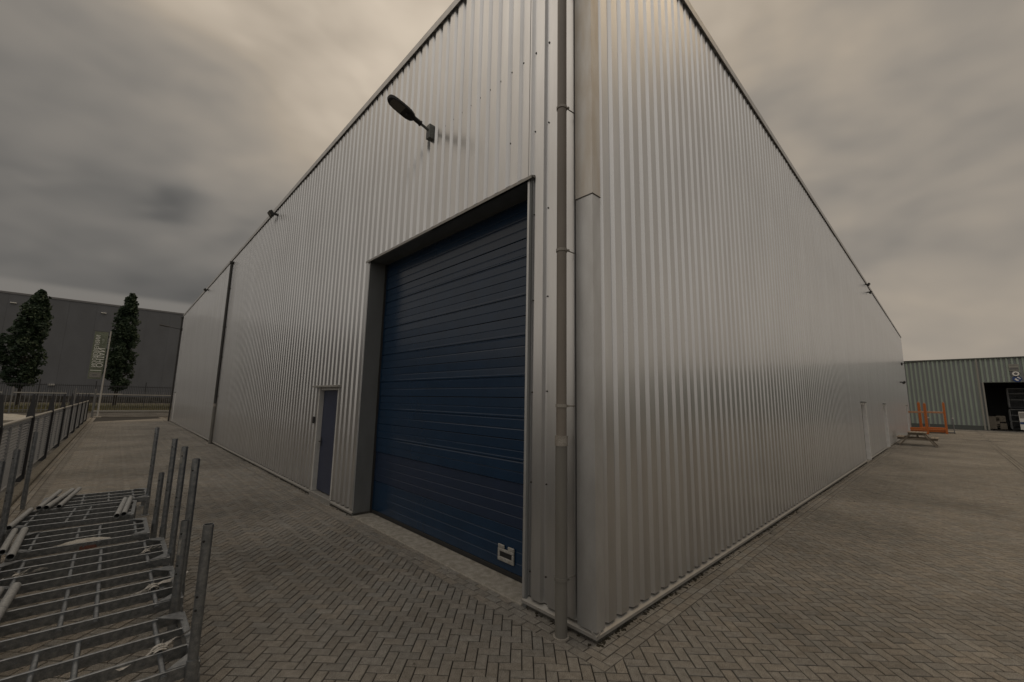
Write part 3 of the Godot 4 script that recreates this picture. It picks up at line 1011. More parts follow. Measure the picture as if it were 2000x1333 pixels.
func build_paving() -> void:
	var g := MB.new()
	g.span(Vector3(-300, -0.5, -320), Vector3(320, -0.07, 320))
	structure(part("ground", g, M.ground))
	var paving := Node3D.new()
	paving.name = "paving"
	add_child(paving, true)
	structure(paving)
	g = MB.new()
	g.span(Vector3(KX, -0.06, -46.0), Vector3(-0.0, -0.0105, 14.0))
	g.span(Vector3(0.0, -0.06, 0.0), Vector3(58.2, -0.0105, 26.0))
	part("joint_sand", g, M.joint, paving)

	var cam_flat := Vector2(EYE.x, EYE.z)
	var fwd := Vector2(0.689, -0.724)
	var tone := FastNoiseLite.new()
	tone.seed = 77
	tone.frequency = 0.30
	tone.fractal_octaves = 4
	var und := FastNoiseLite.new()
	und.seed = 78
	und.frequency = 0.25

	var rects := [Rect2(-4.06, -45.0, 4.06 - 0.245, 45.0 + 3.72), Rect2(-4.06, 0.245, 62.0, 3.72 - 0.245), Rect2(33.2, 0.245, 24.7, 3.67), Rect2(-4.06, 3.915, 62.0, 20.0)]
	var fields := [PackedVector2Array([Vector2(-4.06, -45), Vector2(-0.245, -45), Vector2(-0.245, 0.245), Vector2(57.9, 0.245), Vector2(57.9, 3.915), Vector2(33.2, 3.915), Vector2(33.2, 3.72), Vector2(-4.06, 3.72)]),
		PackedVector2Array([Vector2(-4.06, 3.915), Vector2(57.9, 3.915), Vector2(57.9, 24), Vector2(-4.06, 24)])]

	# every paver: [distance, centre, turn, polygon or empty, long]
	var whole := []
	var cut := []
	var s2 := sqrt(0.5)
	var e1 := Vector2(s2, s2)
	var e2 := Vector2(-s2, s2)
	for i in range(-340, 620):
		for j in range(-620, 340):
			var c4 := posmod(i - j, 4)
			if c4 != 0 and c4 != 3:
				continue
			var lx := 2.0 if c4 == 0 else 1.0
			var ly := 1.0 if c4 == 0 else 2.0
			var cc := (e1 * (i + lx * 0.5) + e2 * (j + ly * 0.5)) * BW
			if cc.x < -4.3 or cc.x > 58.1 or cc.y > 24.2 or cc.y < -45.3 or (cc.x > 0.0 and cc.y < 0.0):
				continue
			var rel := cc - cam_flat
			var dist := rel.length()
			if dist > 4.0 and rel.dot(fwd) < dist * 0.36:
				continue
			var hx := e1 * lx * BW * 0.5
			var hy := e2 * ly * BW * 0.5
			var pts := PackedVector2Array([cc - hx - hy, cc + hx - hy, cc + hx + hy, cc - hx + hy])
			var full := false
			for r in rects:
				if all_in(pts, r):
					full = true
					break
			if full:
				whole.append([dist, cc, -PI / 4 if c4 == 0 else PI / 4])
			else:
				for f in fields:
					for q in Geometry2D.intersect_polygons(pts, f):
						if q.size() >= 3:
							var ar := 0.0
							for k in q.size():
								ar += q[k].cross(q[(k + 1) % q.size()])
							if abs(ar) * 0.5 > 0.0006:
								cut.append([dist, cc, q])
	# straight courses: along the walls, along the kerb and the gutter
	var straight := []
	for row in 3:
		var off := 0.2005 - 0.0888 * row                      # two whole courses, then one cut against the plinth
		var zz := 0.245 - 0.0888 * row
		while zz > -45.0:
			straight.append([Vector2(-off, zz - 0.088), true, row])
			zz -= 0.178
		var xx := -0.156 + 0.0888 * row
		while xx < RIGHT_LEN + 0.5:
			straight.append([Vector2(xx + 0.088, off), false, row])
			xx += 0.178
	for row in 2:
		var zz := 13.0 - 0.09 * row
		while zz > -45.0:
			straight.append([Vector2(KX + 0.046 + 0.089 * row, zz - 0.088), true, 0])
			zz -= 0.178
		var xx := -4.0 + 0.09 * row
		while xx < 33.2:
			straight.append([Vector2(xx + 0.088, 3.773 + 0.089 * row), false, 0])
			xx += 0.178
	for s in straight:
		var c: Vector2 = s[0]
		var rel := c - cam_flat
		var dist := rel.length()
		if dist > 4.0 and rel.dot(fwd) < dist * 0.36:
			continue
		whole.append([dist, c, PI / 2 if s[1] else 0.0])
	whole.sort_custom(func(a, b): return a[0] < b[0])

	# the nearest pavers in the picture stand alone, the rest are one mass
	var cm := brick_mesh(2.0 * BW - 0.0092, BW - 0.0092)
	var singles := 0
	var mm_list := []
	for it in whole:
		var c: Vector2 = it[1]
		var y := rng.randf_range(-0.0016, 0.0016) + und.get_noise_2d(c.x, c.y) * 0.009
		var bs := Basis(Vector3.UP, it[2] + rng.randf_range(-0.012, 0.012)) * Basis.from_euler(Vector3(rng.randf_range(-0.006, 0.006), 0, rng.randf_range(-0.010, 0.010)))
		var shade := tone.get_noise_2d(c.x, c.y)
		var rel: Vector2 = c - cam_flat
		var seen: bool = in_view(Vector3(c.x, 0, c.y))
		if seen and singles < 285 and it[0] < 7.0:
			var k := clampi(int(3.5 + shade * 4.0 + rng.randf_range(-2.6, 2.6)), 0, 7)
			var o := put("paving_brick", cm, M.brick[k], paving, Vector3(c.x, y, c.y))
			o.basis = bs
			singles += 1
		else:
			var t := 1.0 + shade * 0.42 + rng.randf_range(-0.14, 0.14)
			var wm := rng.randf_range(-0.010, 0.014)
			mm_list.append([Transform3D(bs, Vector3(c.x, y, c.y)), Color((0.322 + wm) * t, 0.308 * t, (0.284 - wm) * t)])
	var mm := MultiMesh.new()
	mm.transform_format = MultiMesh.TRANSFORM_3D
	mm.use_colors = true
	mm.mesh = cm
	mm.instance_count = mm_list.size()
	for k in mm_list.size():
		mm.set_instance_transform(k, mm_list[k][0])
		mm.set_instance_color(k, mm_list[k][1])
	var mi := MultiMeshInstance3D.new()
	mi.name = "paving_bricks"
	mi.multimesh = mm
	mi.material_override = M.brick_many
	paving.add_child(mi, true)
	stuff(mi)
	cut.sort_custom(func(a, b): return a[0] < b[0])
	var rest := [MB.new(), MB.new(), MB.new(), MB.new()]
	var alone := 0
	for it in cut:
		var pb := poly_brick(it[2])
		if pb.v.is_empty():
			continue
		if alone < 15 and in_view(Vector3(it[1].x, 0, it[1].y)):
			part("paving_brick", pb, M.brick[rng.randi_range(1, 5)], paving)
			alone += 1
		else:
			var tgt: MB = rest[rng.randi_range(0, 3)]
			tgt.v.append_array(pb.v)
			tgt.n.append_array(pb.n)
	for k in 4:
		stuff(part("cut_bricks", rest[k], M.brick[k * 2], paving))
	print("pavers alone ", singles + alone, " mass ", mm_list.size(), " cut ", cut.size())

	# kerb stones
	var kerb := Node3D.new()
	kerb.name = "kerb"
	add_child(kerb, true)
	structure(kerb)
	var z := 3.0
	while z > -44.0:
		var b := MB.new()
		b.box(Vector3(KX - 0.09, -0.04 + rng.randf_range(-0.004, 0.004), z - 0.5), Vector3(0.176, 0.20, 0.992), 0.018, Basis(Vector3.UP, rng.randf_range(-0.004, 0.004)))
		part("kerb_stone", b, M.kerb, kerb)
		z -= 1.0

	# grit and moss in the corner between plinth and paving
	var tuft := MB.new()
	for q in 5:
		var aa := q * 1.26
		tuft.tube(Vector3(cos(aa) * 0.012, -0.004, sin(aa) * 0.012), Vector3(cos(aa) * 0.016, 0.010 + 0.004 * (q % 3), sin(aa) * 0.014), 0.012, 6, true, 0.003)
	var spots := []
	for q in 1300:
		if q % 3 == 0:
			var zz2 := -rng.randf_range(0.0, 24.0)
			if zz2 > -G1 - 0.05 and zz2 < -G0 + 0.05 or zz2 < -D0 and zz2 > -D1:
				continue
			spots.append(Vector3(-absf(rng.randfn()) * 0.022 + 0.008, 0.0, zz2))
		else:
			spots.append(Vector3(pow(rng.randf(), 1.5) * 26.0, 0.0, absf(rng.randfn()) * 0.025 - 0.008))
	var tm2 := MultiMesh.new()
	tm2.transform_format = MultiMesh.TRANSFORM_3D
	tm2.mesh = tuft.mesh()
	tm2.instance_count = spots.size()
	for q in spots.size():
		tm2.set_instance_transform(q, Transform3D(Basis(Vector3.UP, rng.randf() * TAU).scaled(Vector3(1, rng.randf_range(0.4, 1.0), 1) * rng.randf_range(0.25, 0.8)), spots[q]))
	var moss := MultiMeshInstance3D.new()
	moss.name = "moss"
	moss.multimesh = tm2
	moss.material_override = M.moss
	add_child(moss, true)
	stuff(tag(moss, "grit and dark moss along the foot of the warehouse walls", "moss"))

	var chip := MB.new()
	chip.box(Vector3(0, 0.002, 0), Vector3(0.014, 0.006, 0.009), 0.002)
	var cmm := MultiMesh.new()
	cmm.transform_format = MultiMesh.TRANSFORM_3D
	cmm.mesh = chip.mesh()
	cmm.instance_count = 260
	for q in 260:
		var cp2 := Vector3(-rng.randf_range(0.1, 3.9), 0.002, rng.randf_range(-10.0, 2.5)) if q % 2 == 0 else Vector3(rng.randf_range(0.0, 14.0), 0.002, rng.randf_range(0.3, 6.0))
		cmm.set_instance_transform(q, Transform3D(Basis(Vector3.UP, rng.randf() * TAU).scaled(Vector3.ONE * rng.randf_range(0.4, 1.5)), cp2))
	var grit := MultiMeshInstance3D.new()
	grit.name = "grit"
	grit.multimesh = cmm
	grit.material_override = M.kerb
	add_child(grit, true)
	stuff(tag(grit, "pale stone chips scattered over the paving", "grit"))

	# drains in the far yard
	for d in [[37.8, 4.1, 1.1, "long dark drain grating in the paving before the green shed"], [37.2, 6.0, 0.8, "short dark drain grating right of the long one"]]:
		var o := thing("drain_grating", d[3], "drain", Vector3(d[0], 0, d[1]))
		var b := MB.new()
		for k in 5:
			b.span(Vector3(-0.16 + k * 0.07, -0.03, -d[2] * 0.5), Vector3(-0.12 + k * 0.07, 0.006, d[2] * 0.5))
		part("bars", b, M.fence_dark, o)
		b = MB.new()
		b.span(Vector3(-0.20, -0.03, -d[2] * 0.5 - 0.04), Vector3(0.20, 0.003, d[2] * 0.5 + 0.04))
		part("pit", b, M.black, o)

var cam_basis: Basis

func in_view(p: Vector3) -> bool:
	var c := cam_basis.transposed() * (p - EYE)
	if c.z > -0.3:
		return false
	return abs(c.x / -c.z) < 1.27 and abs(c.y / -c.z) < 0.85

# ------------------------------------------------------------------ racks and what lies on them
func build_racks() -> void:
	var racks := [
		# z near, z far, x left, x right, turn, rods x, posts [x, z, height], label
		[-1.28, -2.12, -3.76, -2.56, 0.00, [-2.72, -3.12, -3.31, -3.62], [[-2.585, -1.26, 1.15], [-3.92, -2.10, 1.2]], "nearest galvanised stacking rack, a white strap knotted on its right rod"],
		[-2.42, -3.30, -3.76, -2.54, 0.00, [-2.69, -3.045, -3.235, -3.60], [[-2.53, -2.58, 1.42], [-2.575, -2.40, 0.93], [-3.92, -3.2, 1.2]], "second nearest galvanised stacking rack, the short labelled post at its corner"],
		[-3.60, -4.43, -3.76, -2.54, 0.00, [-2.69, -3.05, -3.25, -3.61], [[-2.50, -3.75, 1.42], [-3.88, -4.40, 1.3]], "third galvanised stacking rack, between the labelled post and the red label"],
		[-4.76, -5.60, -3.75, -2.65, 0.00, [-2.75, -3.08, -3.27, -3.62], [[-2.50, -4.82, 1.42], [-2.56, -5.2, 0.95], [-3.91, -5.60, 1.3]], "fourth galvanised stacking rack, carrying the red label and white sheeting"],
		[-5.98, -6.98, -3.87, -2.74, -0.06, [-3.23, -3.40, -3.77], [[-2.54, -7.30, 1.42]], "fifth galvanised stacking rack, turned slightly, two pipes on its right end"],
		[-7.14, -8.00, -3.75, -2.55, 0.00, [-2.72, -3.02, -3.32], [[-4.06, -8.85, 1.3]], "farthest galvanised stacking rack, loose pipes across its left end"],
	]
	for r in racks:
		var zc: float = (r[0] + r[1]) * 0.5
		var xc: float = (r[2] + r[3]) * 0.5
		var o := thing("stacking_rack", r[7], "rack", Vector3(xc, 0, zc), "galvanised racks in a row beside the fence")
		o.rotation.y = r[4]
		var hl: float = (r[3] - r[2]) * 0.5
		var hd: float = abs(r[0] - r[1]) * 0.5
		var top := 0.30
		for k in 4:
			var zz := hd - 0.009 - k * (2.0 * hd - 0.018) / 3.0
			var b := MB.new()
			b.span(Vector3(-hl + 0.004, top - 0.072, zz - 0.007), Vector3(hl - 0.004, top, zz + 0.007), 0.003)
			for q in 3:
				var bx := -hl * 0.55 + q * hl * 0.55 + 0.03 * k
				b.tube(Vector3(bx, top - 0.045, zz + 0.0065), Vector3(bx, top - 0.045, zz + 0.014), 0.009, 6)
			var beam := part("beam", b, M.zinc, o)
			b = MB.new()
			b.span(Vector3(-hl + 0.01, top - 0.010, zz - 0.010), Vector3(hl - 0.01, top + 0.002, zz + 0.0085), 0.003)
			part("flange", b, M.zinc, beam)
		for x in r[5]:
			var b := MB.new()
			var lx: float = x - xc
			b.tube(Vector3(lx, top - 0.028, -hd - 0.02), Vector3(lx, top - 0.028, hd + 0.02), 0.0165, 12)
			b.tube(Vector3(lx, top - 0.028, hd + 0.004), Vector3(lx, top - 0.028, hd + 0.012), 0.024, 6)
			part("rod", b, M.zinc, o)
		for sx in [-1.0, 1.0]:
			var b := MB.new()
			b.span(Vector3(sx * hl - 0.022, top - 0.075, -hd), Vector3(sx * hl + 0.022, top + 0.002, hd), 0.004)
			part("end_beam", b, M.zinc, o)
			for sz in [-1.0, 1.0]:
				b = MB.new()
				var g := PackedVector2Array([Vector2(0, 0), Vector2(-sx * 0.15, 0), Vector2(0, -sz * 0.16)])
				b.prism(g, Vector3(sx * (hl - 0.005), top + 0.0025, sz * (hd - 0.002)), Vector3(1, 0, 0), Vector3(0, 0, 1), Vector3(0, 0.006, 0))
				part("gusset", b, M.zinc, o)
				b = MB.new()
				b.span(Vector3(sx * hl - 0.03, 0.0, sz * (hd - 0.04) - 0.03), Vector3(sx * hl + 0.03, top - 0.0745, sz * (hd - 0.04) + 0.03), 0.004)
				b.span(Vector3(sx * hl - 0.05, -0.002, sz * (hd - 0.04) - 0.05), Vector3(sx * hl + 0.05, 0.010, sz * (hd - 0.04) + 0.05), 0.002)
				part("foot", b, M.zinc, o)
		for p in r[6]:
			var b := MB.new()
			var at: Vector3 = o.transform.affine_inverse() * Vector3(p[0], 0, p[1])
			b.tube(at + Vector3(0, 0.012, 0), at + Vector3(0, p[2], 0), 0.030, 16, true, -1.0, 0.004)
			b.tube(at + Vector3(0, 0.10, 0), at + Vector3(0, 0.34, 0), 0.034, 16)
			b.tube(at + Vector3(0, p[2] * 0.62, 0), at + Vector3(0, p[2] * 0.62 + 0.012, 0), 0.0318, 16)
			var post := part("post", b, M.zinc, o)
			for hy in [p[2] * 0.55, p[2] * 0.62, p[2] - 0.1]:
				b = MB.new()
				b.tube(at + Vector3(-0.018, hy, 0.022), at + Vector3(-0.0205, hy, 0.0255), 0.008, 8)
				part("bolt_hole", b, M.black, post)
			if p[2] == 1.42 and p[1] == -3.75 or p[2] == 0.93:
				b = MB.new()
				var ly: float = 1.24 if p[2] == 1.42 else 0.66
				# a sticker bent round the side that faces the camera
				for s in 6:
					var a0 := PI * 0.62 + s * 0.12
					var a1 := a0 + 0.12
					var d0 := Vector3(cos(a0), 0, sin(a0)) * 0.0312
					var d1 := Vector3(cos(a1), 0, sin(a1)) * 0.0312
					b.quad(at + d1 + Vector3(0, ly, 0), at + d0 + Vector3(0, ly, 0), at + d0 + Vector3(0, ly + 0.13, 0), at + d1 + Vector3(0, ly + 0.13, 0))
				part("sticker", b, M.paper, post)
		if r[0] == -4.76:
			var b := MB.new()
			b.span(Vector3(-0.03, 0.225, hd + 0.0005), Vector3(0.11, 0.262, hd + 0.003))
			part("red_label", b, M.red_label, o)

	# loose pipes that lie across the racks
	var y := 0.333
	loose_pipe(Vector3(-3.715, y, -4.50), Vector3(-3.745, y, -5.70), 0.032, "right pipe of the pair across the fourth and fifth racks' left ends")
	loose_pipe(Vector3(-3.800, y, -4.75), Vector3(-3.825, y, -5.72), 0.028, "left pipe of the pair across the fourth and fifth racks' left ends")
	loose_pipe(Vector3(-3.590, y, -2.55), Vector3(-3.565, y, -3.50), 0.032, "thick pale pipe lying on the left end of the second nearest rack, right one")
	loose_pipe(Vector3(-3.680, y, -2.60), Vector3(-3.655, y, -3.46), 0.032, "thick pale pipe lying on the left end of the second nearest rack, left one")
	loose_pipe(Vector3(-3.895, y, -5.90), Vector3(-3.815, y, -6.95), 0.030, "pale pipe with a bolt hole lying on the left end of the fifth rack")
	loose_pipe(Vector3(-3.745, y + 0.005, -6.98), Vector3(-3.625, y + 0.005, -8.30), 0.030, "left pipe of the three lying on the farthest rack")
	loose_pipe(Vector3(-3.672, y + 0.005, -6.93), Vector3(-3.480, y + 0.005, -8.30), 0.034, "middle and thickest pipe of the three lying on the farthest rack")
	loose_pipe(Vector3(-3.545, y + 0.002, -6.94), Vector3(-3.400, y + 0.002, -8.40), 0.029, "right pipe of the three lying on the farthest rack")
	loose_pipe(Vector3(-2.930, y, -5.80), Vector3(-2.832, y, -6.98), 0.031, "left one of two short pipes on the right end of the fifth rack")
	loose_pipe(Vector3(-2.860, y, -5.86), Vector3(-2.768, y, -7.02), 0.031, "right one of two short pipes on the right end of the fifth rack")

	# straps knotted round the right rods
	strap(Vector3(-2.72, 0.272, -1.62), 0.050, 1.5, 3, "white cloth strap knotted round the right rod of the nearest rack")
	strap(Vector3(-2.69, 0.272, -2.86), 0.038, 1.3, 4, "frayed white strap knotted round the right rod of the second nearest rack")
	strap(Vector3(-2.69, 0.272, -4.02), 0.034, 1.2, 5, "frayed white strap knotted round the right rod of the third rack")
	strap(Vector3(-3.61, 0.272, -3.95), 0.034, 1.0, 6, "frayed white strap knotted round the left rod of the third rack")

	# white sheeting that has slipped over the near beam of the fourth rack
	var b := MB.new()
	var nx := 16
	var nz := 4
	var g := []
	for i in nx + 1:
		var row := []
		for j in nz + 1:
			var t := float(i) / nx
			var env: float = pow(sin(PI * clamp(t, 0.02, 0.98)), 0.8) * (0.6 + 0.4 * t)
			row.append(Vector3(-3.44 + 0.46 * t, 0.304 + 0.03 * env * sin(PI * j / nz) + rng.randf_range(-0.004, 0.004), -4.765 - 0.17 * env * float(j) / nz))
		g.append(row)
	for i in nx:
		for j in nz:
			b.quad(g[i][j], g[i + 1][j], g[i + 1][j + 1], g[i][j + 1])
			var dn := Vector3(0, -0.004, 0)
			b.quad(g[i][j + 1] + dn, g[i + 1][j + 1] + dn, g[i + 1][j] + dn, g[i][j] + dn)
	tag(part("plastic_sheeting", b, M.sheeting), "scrap of white sheeting lying over the near beam of the fourth rack", "sheeting")

func loose_pipe(a: Vector3, b_: Vector3, r: float, label: String) -> void:
	var b := MB.new()
	var o := a
	b.tube(Vector3.ZERO, b_ - o, r, 16, false, -1.0, 0.004)
	var d := (b_ - o).normalized()
	b.tube((b_ - o) * 0.42, (b_ - o) * 0.42 + d * 0.012, r + 0.0015, 16)
	tag(part("loose_pipe", b, M.pipe_pale, null, o), label, "pipe", "loose pipes lying on the racks")

func strap(c: Vector3, r: float, tail: float, seed_: int, label: String) -> void:
	var rg := RandomNumberGenerator.new()
	rg.seed = seed_ * 31
	var b := MB.new()
	# turns of a flat band round the rod (the rod runs along z)
	var turns := 4
	var steps := turns * 14
	var prev := []
	for i in steps + 1:
		var t := float(i) / steps
		var a := t * turns * TAU
		var rr := r * (0.72 + 0.28 * sin(t * PI)) + 0.004 * sin(a * 0.5 + seed_)
		var zc := (t - 0.5) * 0.11
		var sk := 0.016 * sin(a)
		var p := Vector3(cos(a) * rr, sin(a) * rr, zc + sk - 0.018)
		var q := Vector3(cos(a) * rr * 1.05, sin(a) * rr * 1.05, zc + sk + 0.018)
		if i > 0:
			b.quad(prev[0], prev[1], q, p)
			b.quad(prev[1] * 0.985, prev[0] * 0.985, p * 0.985, q * 0.985)
		prev = [p, q]
	# two loose tails
	for k in 2:
		var dirv := Vector3(0.8, 0.05, -0.35) if k == 0 else Vector3(-0.55, -0.10, 0.2)
		var pp := Vector3(0, r * 0.8, 0.01 * k)
		var side := Vector3(0.1, 0.2, 0.95).normalized() * 0.016
		for i in 9:
			var nx := pp + dirv * 0.026 * tail + Vector3(rg.randf_range(-0.006, 0.006), rg.randf_range(-0.012, 0.010), rg.randf_range(-0.010, 0.010))
			nx.y = max(nx.y, 0.012)
			var sd2 := (side + Vector3(rg.randf_range(-0.008, 0.008), rg.randf_range(-0.008, 0.008), 0)).normalized() * 0.015
			b.quad(pp - side, pp + side, nx + sd2, nx - sd2)
			b.quad(pp + side - Vector3(0, 0.002, 0), pp - side - Vector3(0, 0.002, 0), nx - sd2 - Vector3(0, 0.002, 0), nx + sd2 - Vector3(0, 0.002, 0))
			side = sd2
			pp = nx
	for k in 7:                                              # frayed threads
		var p0 := Vector3(rg.randf_range(-0.02, 0.03), r * 0.7, rg.randf_range(-0.04, 0.04))
		b.tube(p0, p0 + Vector3(rg.randf_range(-0.05, 0.08), rg.randf_range(0.0, 0.045), rg.randf_range(-0.05, 0.05)), 0.0022, 5)
	tag(part("strap", b, M.strap, null, c), label, "strap", "white straps tied to the racks")

# ------------------------------------------------------------------ left side: fences, gate, banner, trees, hall
func build_left_side() -> void:
	# neighbouring yard
	var g := MB.new()
	g.span(Vector3(-60, -0.10, -47.0), Vector3(KX - 0.18, -0.03, 30))
	structure(part("neighbour_yard", g, M.dirt))
	g = MB.new()
	g.span(Vector3(-80, -0.10, -58.0), Vector3(60, -0.04, -47.2))
	structure(part("road", g, M.asphalt))
	g = MB.new()
	g.span(Vector3(-80, -0.10, -108.0), Vector3(80, -0.02, -58.2))
	structure(part("verge", g, M.verge))
	g = MB.new()
	g.span(Vector3(-80, -0.1, -58.2), Vector3(60, 0.10, -58.0))
	structure(part("road_kerb", g, M.kerb))
	# grass on the verge
	var blade := MB.new()
	for k in 5:
		var a := k * 1.3
		var d := Vector3(cos(a), 0, sin(a))
		var p := d * 0.12
		blade.tri(p - d.cross(Vector3.UP) * 0.03, p + d.cross(Vector3.UP) * 0.03, p + d * 0.10 + Vector3(0, 0.22 + 0.05 * k, 0))
	var mm := MultiMesh.new()
	mm.transform_format = MultiMesh.TRANSFORM_3D
	mm.mesh = blade.mesh()
	mm.instance_count = 5200
	for k in 5200:
		var p := Vector3(rng.randf_range(-24, 5), -0.02, rng.randf_range(-76, -58.6))
		mm.set_instance_transform(k, Transform3D(Basis(Vector3.UP, rng.randf() * TAU).scaled(Vector3.ONE * rng.randf_range(0.6, 1.5)), p))
	var mi := MultiMeshInstance3D.new()
	mi.name = "grass"
	mi.multimesh = mm
	mi.material_override = M.grass
	add_child(mi, true)
	stuff(tag(mi, "dry grass growing on the verge behind the road", "grass"))

	# low fence of slat panels along the kerb
	var f := thing("slat_fence", "low grey fence of slatted panels along the left kerb", "fence", Vector3(-4.47, 0, 0))
	var zs := [-1.0, -4.7, -8.5, -12.2, -16.2, -20.1, -23.9, -27.6, -31.4, -35.2, -39.0]
	for i in zs.size():
		var z: float = zs[i]
		var b := MB.new()
		b.span(Vector3(-0.075, 0.0, z - 0.018), Vector3(0.075, 1.40, z + 0.018), 0.003)
		b.span(Vector3(-0.075, 0.0, z - 0.045), Vector3(-0.063, 1.40, z + 0.045), 0.002)
		b.span(Vector3(0.063, 0.0, z - 0.045), Vector3(0.075, 1.40, z + 0.045), 0.002)
		b.prism(PackedVector2Array([Vector2(-0.07, 0), Vector2(0.07, 0), Vector2(0.015, 0.54), Vector2(-0.015, 0.54)]), Vector3(0, 1.40, z - 0.012), Vector3(1, 0, 0), Vector3.UP, Vector3(0, 0, 0.024))
		part("post", b, M.fence_dark, f)
		if i == zs.size() - 1:
			break
		var z1: float = zs[i + 1]
		b = MB.new()
		b.tube(Vector3(0.02, 1.42, z + 0.0), Vector3(0.02, 1.42, z1 + 0.03), 0.028, 10)
		part("rail", b, M.fence_rail, f)
		b = MB.new()
		b.tube(Vector3(0.02, 1.42, z1 + 0.03), Vector3(0.02, 1.42, z1 - 0.03), 0.040, 10)
		part("rail_joint", b, M.fence_dark, f)
		# three frames per bay, each filled with narrow slats
		var mid := (z - z1) / 3.0
		for q in 3:
			var za := z - 0.05 - q * mid
			var zb := z - mid - q * mid + 0.03
			b = MB.new()
			b.span(Vector3(-0.012, 0.16, za), Vector3(0.028, 1.38, za - 0.035), 0.003)
			b.span(Vector3(-0.012, 0.16, zb + 0.035), Vector3(0.028, 1.38, zb), 0.003)
			b.span(Vector3(-0.012, 1.345, zb + 0.034), Vector3(0.028, 1.379, za - 0.034), 0.003)
			b.span(Vector3(-0.012, 0.161, zb + 0.034), Vector3(0.028, 0.19, za - 0.034), 0.003)
			var pn := part("panel_frame", b, M.fence, f)
			b = MB.new()
			for s in 21:
				var yy := 0.18 + s * 0.057
				b.box(Vector3(0.004, yy + 0.015, (za + zb) * 0.5), Vector3(0.004, 0.040, za - zb - 0.072), 0.0, Basis(Vector3(0, 0, 1), 0.55))
			stuff(part("slats", b, M.fence, pn))

	# sliding gate across the end of the yard
	var gt := thing("sliding_gate", "pale barred sliding gate across the far end of the yard", "gate", Vector3(0, 0, -46.2))
	var b := MB.new()
	b.span(Vector3(-4.3, 0.42, -0.06), Vector3(1.6, 0.56, 0.06), 0.01)
	part("lower_beam", b, M.fence_rail, gt)
	b = MB.new()
	b.span(Vector3(-4.3, 1.82, -0.03), Vector3(1.6, 1.89, 0.03), 0.008)
	part("upper_rail", b, M.fence_rail, gt)
	b = MB.new()
	for k in 42:
		var x := -4.25 + k * 0.14
		b.span(Vector3(x - 0.012, 0.10, -0.012), Vector3(x + 0.012, 2.15, 0.012))
	stuff(part("bars", b, M.bars, gt))
	for x in [-4.35, 0.9]:
		b = MB.new()
		b.span(Vector3(x - 0.06, 0, -0.16), Vector3(x + 0.06, 2.3, -0.06), 0.01)
		part("gate_post", b, M.bars, gt)
	# pale bar fence that goes on to the left of the gate
	var pf := thing("bar_fence", "pale bar fence with wide gaps left of the sliding gate", "fence", Vector3(0, 0, -57.0))
	b = MB.new()
	for k in 74:
		var x := -26.0 + k * 0.28
		b.span(Vector3(x - 0.02, 0.1, -0.02), Vector3(x + 0.02, 2.15 + 0.05 * (k % 2), 0.02))
	stuff(part("bars", b, M.bars, pf))
	for k in 6:
		var x := -26.0 + k * 4.0
		b = MB.new()
		b.span(Vector3(x, 1.83, -0.03), Vector3(x + 3.4, 1.92, 0.03), 0.008)
		part("rail", b, M.fence_rail, pf)
		b = MB.new()
		b.span(Vector3(x - 0.05, 0, -0.05), Vector3(x + 0.05, 2.4, 0.05), 0.01)
		part("post", b, M.bars, pf)
	b = MB.new()
	b.span(Vector3(-26, 0.25, -0.03), Vector3(-5.6, 0.32, 0.03))
	part("lower_rail", b, M.bars, pf)
	# dark palisade behind, along the verge
	var df := thing("palisade_fence", "dark palisade fence in front of the grey hall", "fence", Vector3(0, 0, -66.0))
	for k in 9:
		var x := -31.0 + k * 4.35
		b = MB.new()
		b.span(Vector3(x - 0.05, 0, -0.05), Vector3(x + 0.05, 3.35, 0.05), 0.01)
		part("post", b, M.fence_dark, df)
		if k < 8:
			b = MB.new()
			b.span(Vector3(x + 0.05, 2.72, -0.03), Vector3(x + 4.30, 2.79, 0.03))
			part("rail", b, M.fence_dark, df)
			b = MB.new()
			b.span(Vector3(x + 0.05, 0.30, -0.03), Vector3(x + 4.30, 0.37, 0.03))
			part("rail", b, M.fence_dark, df)
			b = MB.new()
			for q in 26:
				var xx := x + 0.16 + q * 0.16
				b.span(Vector3(xx - 0.015, 0.15, -0.015), Vector3(xx + 0.015, 2.92, 0.015))
			stuff(part("bars", b, M.fence_dark, df))

	# banner on its pole
	var bp := thing("banner_pole", "white pole with a long green lettered banner beside the gate", "banner", Vector3(-4.0, 0, -45.3))
	b = MB.new()
	b.tube(Vector3.ZERO, Vector3(0, 7.05, 0), 0.058, 14, true, 0.042)
	part("pole", b, M.pole, bp)
	b = MB.new()
	b.box(Vector3(0, 0.04, 0), Vector3(0.45, 0.10, 0.45), 0.015)
	part("foot", b, M.concrete, bp)
	b = MB.new()
	b.tube(Vector3(0, 6.98, 0), Vector3(-1.0, 7.0, 0), 0.02, 8)
	part("top_arm", b, M.fence_dark, bp)
	b = MB.new()
	# cloth with a slight billow
	var cols := 8
	var rows := 24
	var pt := func(i: int, j: int) -> Vector3:
		var u := float(i) / cols
		var vv := float(j) / rows
		return Vector3(-0.12 - 0.80 * u, 6.95 - 3.85 * vv, 0.03 * sin(u * 4.0 + vv * 5.0) + 0.02 * sin(vv * 14.0))
	for i in cols:
		for j in rows:
			var p0: Vector3 = pt.call(i, j)
			var p1: Vector3 = pt.call(i + 1, j)
			var p2: Vector3 = pt.call(i + 1, j + 1)
			var p3: Vector3 = pt.call(i, j + 1)
			b.quad(p3, p0, p1, p2)
			var bk := Vector3(0, 0, -0.004)
			b.quad(p2 + bk, p1 + bk, p0 + bk, p3 + bk)
	var cloth := part("banner_cloth", b, M.banner, bp)
	b = MB.new()
	b.box(Vector3(-0.52, 3.42, 0.062), Vector3(0.66, 0.42, 0.006))
	part("white_panel", b, M.paper, cloth)
	b = MB.new()
